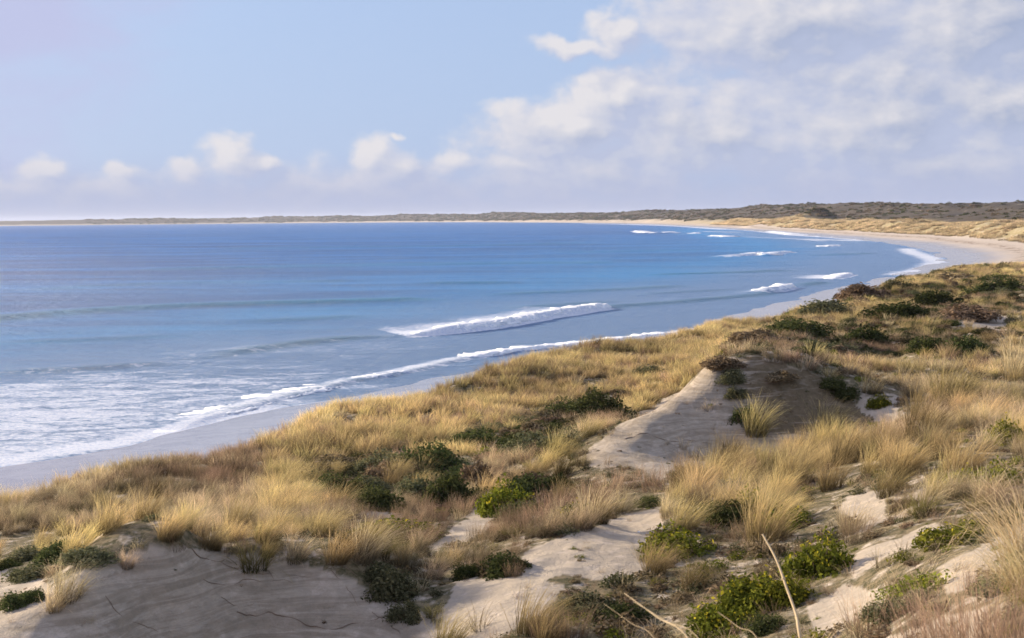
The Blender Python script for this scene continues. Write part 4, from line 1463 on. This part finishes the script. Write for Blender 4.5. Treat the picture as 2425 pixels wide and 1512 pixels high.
for j, (hx, hy, wpx, hpx, kd, lab) in enumerate(BUSHES):
    p = ground_hit(hx, hy - hpx * 0.12)
    k = p[1] / FPX
    root = link('dune_bush', None, label=lab, category='bush', group=G_B)
    root.location = (p[0], p[1] + wpx * k * 0.25, p[2] - 0.03)
    zc = float(height(np.array([root.location.x]), np.array([root.location.y]))[0])
    root.location.z = min(zc, p[2] + 0.1) - 0.04
    root.rotation_euler = (0, 0, j * 1.7)
    bs = 1.22 if kd == 'bright' and hy > 1150 else 1.0
    root.scale = (wpx * k * 0.66 * bs, wpx * k * 0.62 * bs, hpx * k * 1.25 * bs)
    link('foliage', SHRUBS[kd][j % 2], parent=root)
    link('stem', STEMS, parent=root)


# ------------------------------------------------------------------ low ground cover between the tufts (one mass)
def cover_density(X, Y, Z, d, s, sand, green, px, py):
    n = fbm(X, Y, 3.0, 3, 71)
    base = 6.5 * sstep(n, -0.3, 0.15) + 2.5
    base = np.where(green, np.where(Y > 38, 5.0, 9.0), base)
    base = np.where((d < 36) & (Y < 120), 0.35, base)
    base = np.where((px < 650) & (py < 1310), 0.4, base)
    base = np.where(sand, 2.4 * sstep(n, -0.15, 0.3) + 0.7, base)
    mnd = in_poly(px, py, SAND[5]) & (((px > 1700) & (py < 1010) & (n > -0.12)) | ((px > 1690) & (px < 1770) & (py < 980)))
    base = np.where(mnd, 5.5, base)
    return np.where(Y > 90, base * 0.45, base)


CML, CMI = [], {}
for k_ in ('mat', 'matbr', 'matgr', 'dark', 'twiggy', 'sprig'):
    for mm in (SHRUBS[k_] if k_ in SHRUBS else TUFTS['sparsebrown'] + TUFTS['sparse']):
        CMI.setdefault(k_, []).append(len(CML))
        CML.append(mm)
X, Y, Z, d, s, sa, gr, px, py, g = sample_near(cover_density, 8, 330, dmax=9.0, seed=9)
r = g.uniform(0, 1, len(X)) + 0.5 * fbm(X, Y, 4, 2, 91)
kc = np.full(len(X), 'mat', dtype=object)
kc[r > 0.52] = 'matbr'
kc[(r < 0.12)] = 'matgr'
kc[(px > 1300) & (py > 1280) & (r < 0.30)] = 'matgr'
kc[gr & (r > 0.2) & (r < np.where(px > 1600, 0.34, 0.6)) & (Y > 38)] = 'dark'
spr = (g.uniform(0, 1, len(X)) < 0.34) & (kc != 'dark')
kc[spr] = 'sprig'
idx = np.array([CMI[k][g.integers(0, len(CMI[k]))] for k in kc])
rad = (0.07 + 0.28 * g.uniform(0, 1, len(X)) ** 1.8) * np.where(sa, 0.35, 1) * (1 + 0.9 * sstep(Y, 60, 200)) * np.where(gr & (Y > 38), 1.9, 1.0)
hgt = rad * g.uniform(0.4, 0.95, len(X))
sprs = g.uniform(0.5, 1.0, len(X)) * np.where(sa, 0.5, 1)
inlow = (px > 1300) & (py > 1250)
rad = np.where(inlow, rad * 1.2, rad)
hgt = np.where(inlow, hgt * 1.3, hgt)
rad = np.where(spr, sprs, rad)
hgt = np.where(spr, sprs, hgt)
stuff_instances('ground_cover', np.stack([X, Y, Z - 0.02], -1), np.stack([0 * X, 0 * X, g.uniform(0, 6.28, len(X))], -1),
                np.stack([rad, rad, hgt], -1), idx, CML, 'low creeping leafy plants between the grass')
print('cover', len(X))
X, Y, Z, d, s, sa, gr, px, py, g = sample_near(lambda X, Y, Z, d, s, sand, green, px, py: np.where(green & (Y > 33) & ~sand, np.where(px > 1600, 0.25, 1.1), 0.0), 30, 300, dmax=1.1, seed=15)
rad = g.uniform(0.35, 0.85, len(X)) * (1 + 0.6 * sstep(Y, 70, 200))
lst = SHRUBS['dark'] + SHRUBS['grey'] + SHRUBS['twiggy']
stuff_instances('thicket', np.stack([X, Y, Z - 0.05], -1), np.stack([0 * X, 0 * X, g.uniform(0, 6.28, len(X))], -1),
                np.stack([rad, rad, rad * g.uniform(0.5, 0.9, len(X))], -1), g.integers(0, len(lst), len(X)), lst, 'dark low thicket filling the dune hollows')
print('thicket', len(X))

# ------------------------------------------------------------------ far dunes: scrub and grass masses
g = np.random.default_rng(77)


def far_points(n, d0, d1, s1, pw=2.2):
    t = g.uniform(0, 1, n) ** pw
    s_ = S0 - 30 + t * s1
    d_ = g.uniform(d0, d1, n)
    x = np.interp(s_, ss, bx) + np.interp(s_, ss, nx) * d_
    y = np.interp(s_, ss, by) + np.interp(s_, ss, ny) * d_
    dd_, s2 = line_dist(x, y, SH)
    k = (np.hypot(x, y) > 300) & (dd_ > d0 * 0.8)
    x, y, dd_, s2 = x[k], y[k], dd_[k], s2[k]
    return x, y, height(x, y, dd_, s2), dd_, s2


x, y, z, d_, s_ = far_points(20000, 66, 420, 9500, 2.1)
k = fbm(x, y, 40, 3, 19) > -0.12
k &= np.hypot(x - 322, y - 1588) > 11
x, y, z = x[k], y[k], z[k]
ang_, rad_ = g.uniform(0, 6.28, 110), 19 * np.sqrt(g.uniform(0, 1, 110))
xk, yk = 351 + rad_ * np.cos(ang_), 1598 + rad_ * np.sin(ang_)
x, y, z = np.r_[x, xk], np.r_[y, yk], np.r_[z, height(xk, yk)]
dist = np.hypot(x, y)
rad = g.uniform(0.8, 2.0, len(x)) * (0.8 + dist / 1400.0)
idx = g.integers(0, 8, len(x))
far_leaf_n = 4
far_leaf = [with_mat(leaves_mesh('foliage', 220, 0.26, 9, 150 + i, shellk=0.5, elong=1.3), (M_DKGREEN, M_TWIG, M_TWIG, M_GREY)[i]) for i in range(4)]
stuff_instances('far_dune_scrub', np.stack([x, y, z - 0.2], -1), np.stack([0 * x, 0 * x, g.uniform(0, 6.28, len(x))], -1),
                np.stack([rad, rad, rad * g.uniform(0.4, 0.75, len(x))], -1), idx % 4, far_leaf, 'dark coastal scrub covering the far dunes')
x, y, z, d_, s_ = far_points(15000, 40, 84, 1900, 1.6)
k = (fbm(x, y, 9, 2, 18) > -0.05)
x, y, z = x[k], y[k], z[k]
dist = np.hypot(x, y)
sc_ = g.uniform(1.0, 1.8, len(x)) * (0.9 + dist / 900.0)
far_blade = [with_mat(blades_mesh('tuft', 60, 0.8, 0.4, 0.3, 0.035, 0.5, 2, 0.5, 260 + i), M_STRAW) for i in range(3)]
stuff_instances('far_dune_grass', np.stack([x, y, z - 0.05], -1), np.stack([0 * x, 0 * x, g.normal(0, 0.6, len(x))], -1),
                np.repeat(sc_[:, None], 3, 1), g.integers(0, 3, len(x)), far_blade, 'yellow grass on the seaward face of the far dunes')


# ------------------------------------------------------------------ small things
def tube(name, pts, rad, sides=7, mat=None):
    pts = np.asarray(pts, float)
    n = len(pts)
    rad = np.interp(np.linspace(0, 1, n), np.linspace(0, 1, len(rad)), rad)
    tg = np.gradient(pts, axis=0)
    tg /= np.linalg.norm(tg, axis=1)[:, None]
    up = np.array([0.13, 0.2, 0.97])
    a_ = np.cross(tg, up)
    a_ /= np.maximum(np.linalg.norm(a_, axis=1), 1e-6)[:, None]
    b_ = np.cross(tg, a_)
    th = np.linspace(0, 2 * math.pi, sides, endpoint=False)
    V = pts[:, None] + (a_[:, None] * np.cos(th)[None, :, None] + b_[:, None] * np.sin(th)[None, :, None]) * rad[:, None, None]
    Fc = []
    for i in range(n - 1):
        for q in range(sides):
            q2 = (q + 1) % sides
            Fc.append((i * sides + q, i * sides + q2, (i + 1) * sides + q2, (i + 1) * sides + q))
    return with_mat(new_mesh(name, V.reshape(-1, 3), np.array(Fc)), mat)


def pt(px, py, Y):
    return at_y(float(px), float(py), np.array(float(Y)))


# long dry cane
Yc = 13.0
cp = [pt(1893, 1500, Yc - 0.6), pt(1885, 1455, Yc - .3), pt(1862, 1390, Yc), pt(1838, 1325, Yc + .3), pt(1806, 1266, Yc + 0.6)]
gz = float(height(np.array([cp[0][0]]), np.array([cp[0][1] - 0.6]))[0])
base_p = np.array([cp[0][0] + 0.12, cp[0][1] - 0.5, gz - 0.05])
cpl = catmull([tuple(base_p)] + [tuple(p) for p in cp], lambda p: 0.05)


def root_at(name, loc, **kw):
    o = link(name, None, **kw)
    o.location = loc
    return o


c = root_at('dry_cane', base_p, label='long pale dry cane leaning left above the flowering bushes', category='dry stalk')
st = link('stalk', tube('stalk', cpl - base_p, [0.014, 0.016, 0.014, 0.012, 0.009], mat=M_CANE), parent=c)
for f in (0.35, 0.55, 0.75):
    q = cpl[int(f * (len(cpl) - 1))] - base_p
    q2 = cpl[int(f * (len(cpl) - 1)) + 1] - base_p
    dv = (q2 - q) / np.linalg.norm(q2 - q)
    link('node_ring', tube('ring', [q - dv * .012, q, q + dv * .012], [0.015, 0.021, 0.015], mat=M_CANE), parent=c)

# near thin stems crossing the bottom edge
for (a_, b_, Y0, rad, lab) in [
        ((1640, 1530), (1478, 1405), 6.5, 0.0055, 'blurred thin dry stem, thicker of the pair at the bottom edge'),
        ((1665, 1530), (1500, 1425), 6.2, 0.0028, 'blurred thinner dry stem right of the thicker one at the bottom edge'),
        ((1560, 1530), (1430, 1430), 7.0, 0.0022, 'faint dry stem left of the pair at the bottom edge'),
        ((1800, 1530), (1700, 1450), 6.4, 0.0026, 'blurred dry stem crossing the bottom-edge yellow-green bush'),
        ((2030, 1530), (1990, 1460), 7.0, 0.002, 'thin upright dry stem at the bottom edge right of the cane')]:
    p0, p1 = pt(*a_, Y0), pt(*b_, Y0 + 0.8)
    dirv = (p0 - p1) / np.linalg.norm(p0 - p1)
    gx = p0 + dirv * 0.9
    gx[2] = min(gx[2], float(height(np.array([gx[0]]), np.array([gx[1]]))[0]))
    mid = (p0 + p1) / 2 + np.array([0, 0, 0.006])
    pl = catmull([tuple(gx), tuple(p0), tuple(mid), tuple(p1)], lambda p: 0.06)
    o = root_at('dry_stalk', gx, label=lab, category='dry stalk', group='dry stems along the bottom edge')
    link('stem', tube('stem', pl - gx, [rad, rad * .8, rad * .35], 5, M_CANE), parent=o)

# roots, dead runners and a strand for crease shade on the shaded sand bank
rr_labels = ['thickest dark root ledge curving low across the shaded sand bank', 'dark root hanging from the crest of the shaded bank',
             'thin root trailing down the middle of the shaded bank', 'forked thin root on the right part of the shaded bank',
             'dark root line high under the bank crest', 'thin root near the left end of the shaded bank',
             'runner crossing the shaded sand below the dark bush', 'dead runner on the shaded sand left of the bottom golden tuft',
             'twig root above the low ledge on the bank', 'long thin runner on the right of the shaded bank', 'short root beside the crest tuft',
             'root strand across the foot of the mound face', 'dark ledge of roots halfway up the mound face']
rr_paths = [([(560, 1452), (640, 1462), (720, 1480), (790, 1488), (860, 1470), (930, 1450)], 0.011),  # dark strip put in for the shade of the sand crease
            ([(455, 1300), (470, 1318), (500, 1325), (530, 1322)], 0.012), ([(520, 1330), (600, 1350), (690, 1362), (760, 1360)], 0.005),
            ([(780, 1350), (820, 1385), (840, 1420), (875, 1440)], 0.005), ([(480, 1370), (540, 1382), (620, 1385), (700, 1395)], 0.006),
            ([(250, 1410), (270, 1440), (330, 1455), (380, 1470)], 0.006), ([(960, 1440), (1010, 1450), (1050, 1480)], 0.005),
            ([(880, 1450), (930, 1485), (980, 1508)], 0.005), ([(520, 1415), (560, 1440), (610, 1445)], 0.006),
            ([(760, 1310), (830, 1350), (900, 1400), (930, 1420)], 0.006), ([(620, 1345), (640, 1370), (650, 1390)], 0.006),
            ([(1480, 1040), (1560, 1035), (1630, 1042), (1700, 1040)], 0.012), ([(1800, 985), (1860, 1000), (1930, 1008), (1975, 1005)], 0.010)]
for (pts_, r0), lab in zip(rr_paths, rr_labels):
    g3 = [ground_hit(a_, b_) for a_, b_ in pts_]
    pl = catmull([tuple(p) for p in g3], lambda p: 0.08)
    jit = np.cumsum(rng.normal(0, 0.016, pl.shape), 0)
    pl[:, :2] += jit[:, :2]
    pl[:, 2] = height(pl[:, 0], pl[:, 1]) + r0 * 0.15 + 0.012 * np.sin(np.arange(len(pl)) * 0.9)
    o = root_at('exposed_root', pl[0], label=lab, category='root', group='roots showing on the bare sand')
    link('root_strand', tube('root', pl - pl[0], [r0, r0 * .9, r0 * .35], 5, M_ROOT), parent=o)

# shell on the sand, driftwood on the far beach
p = ground_hit(1513, 1262)
th = np.linspace(0, 2 * math.pi, 10, endpoint=False)
V = [(0, 0, 0.012)] + [(0.035 * math.cos(a_), 0.024 * math.sin(a_), 0.008 * math.sin(a_ * 2) ** 2) for a_ in th] + [(0.02 * math.cos(a_), 0.014 * math.sin(a_), 0.018) for a_ in th]
Fc = [(1 + i, 1 + (i + 1) % 10, 11 + (i + 1) % 10, 11 + i) for i in range(10)]
Fc = [tuple(f) for f in Fc] + [(11 + i, 11 + (i + 1) % 10, 0, 0)[:3] + (0,) for i in range(0)]
me = bpy.data.meshes.new('shell')
me.from_pydata(V, [], Fc + [(11 + i, 11 + (i + 1) % 10, 0) for i in range(10)])
o = link('white_shell', me, M_SHELL, label='tiny white scrap of shell lying on the sunlit hollow', category='shell')
o.location = p + np.array([0, 0, 0.01])

p0 = at_z(2258.0, 625.0, 1.2)
p1 = at_z(2330.0, 622.5, 1.3)
pl = np.linspace(p0, p1, 24)
pl[:, :2] += np.cumsum(rng.normal(0, 0.06, (24, 2)), 0)
pl[:, 2] = height(pl[:, 0], pl[:, 1]) + 0.18
o = root_at('driftwood_log', pl[0], label='long dark piece of driftwood lying on the pale curve of beach', category='driftwood')
link('log', tube('log', pl - pl[0], [0.34, 0.26, 0.22, 0.10], 8, M_WOOD), parent=o)
link('branch', tube('branch', np.linspace(pl[6], pl[6] + np.array([1.6, 1.2, 0.5]), 5) - pl[0], [0.10, 0.03], 6, M_WOOD), parent=o)

# ------------------------------------------------------------------ thin sea haze
hm = bpy.data.materials.new('sea_haze')
hm.use_nodes = True
T = NT(hm.node_tree)
T.n.clear()
ho = T.new('ShaderNodeOutputMaterial')
pv = T.new('ShaderNodeVolumePrincipled')
pv.inputs['Color'].default_value = (0.80, 0.85, 1.0, 1)
pv.inputs['Density'].default_value = 4e-5
pv.inputs['Anisotropy'].default_value = 0.2
T.l.new(pv.outputs[0], ho.inputs['Volume'])
x0, x1, y0, y1, z0, z1 = -24500, 16000, -300, 17500, -6, 75
V = [(x0, y0, z0), (x1, y0, z0), (x1, y1, z0), (x0, y1, z0), (x0, y0, z1), (x1, y0, z1), (x1, y1, z1), (x0, y1, z1)]
Fc = [(0, 3, 2, 1), (4, 5, 6, 7), (0, 1, 5, 4), (1, 2, 6, 5), (2, 3, 7, 6), (3, 0, 4, 7)]
me = bpy.data.meshes.new('haze')
me.from_pydata(V, [], Fc)
link('haze', me, hm, kind='stuff', label='thin bluish sea haze')
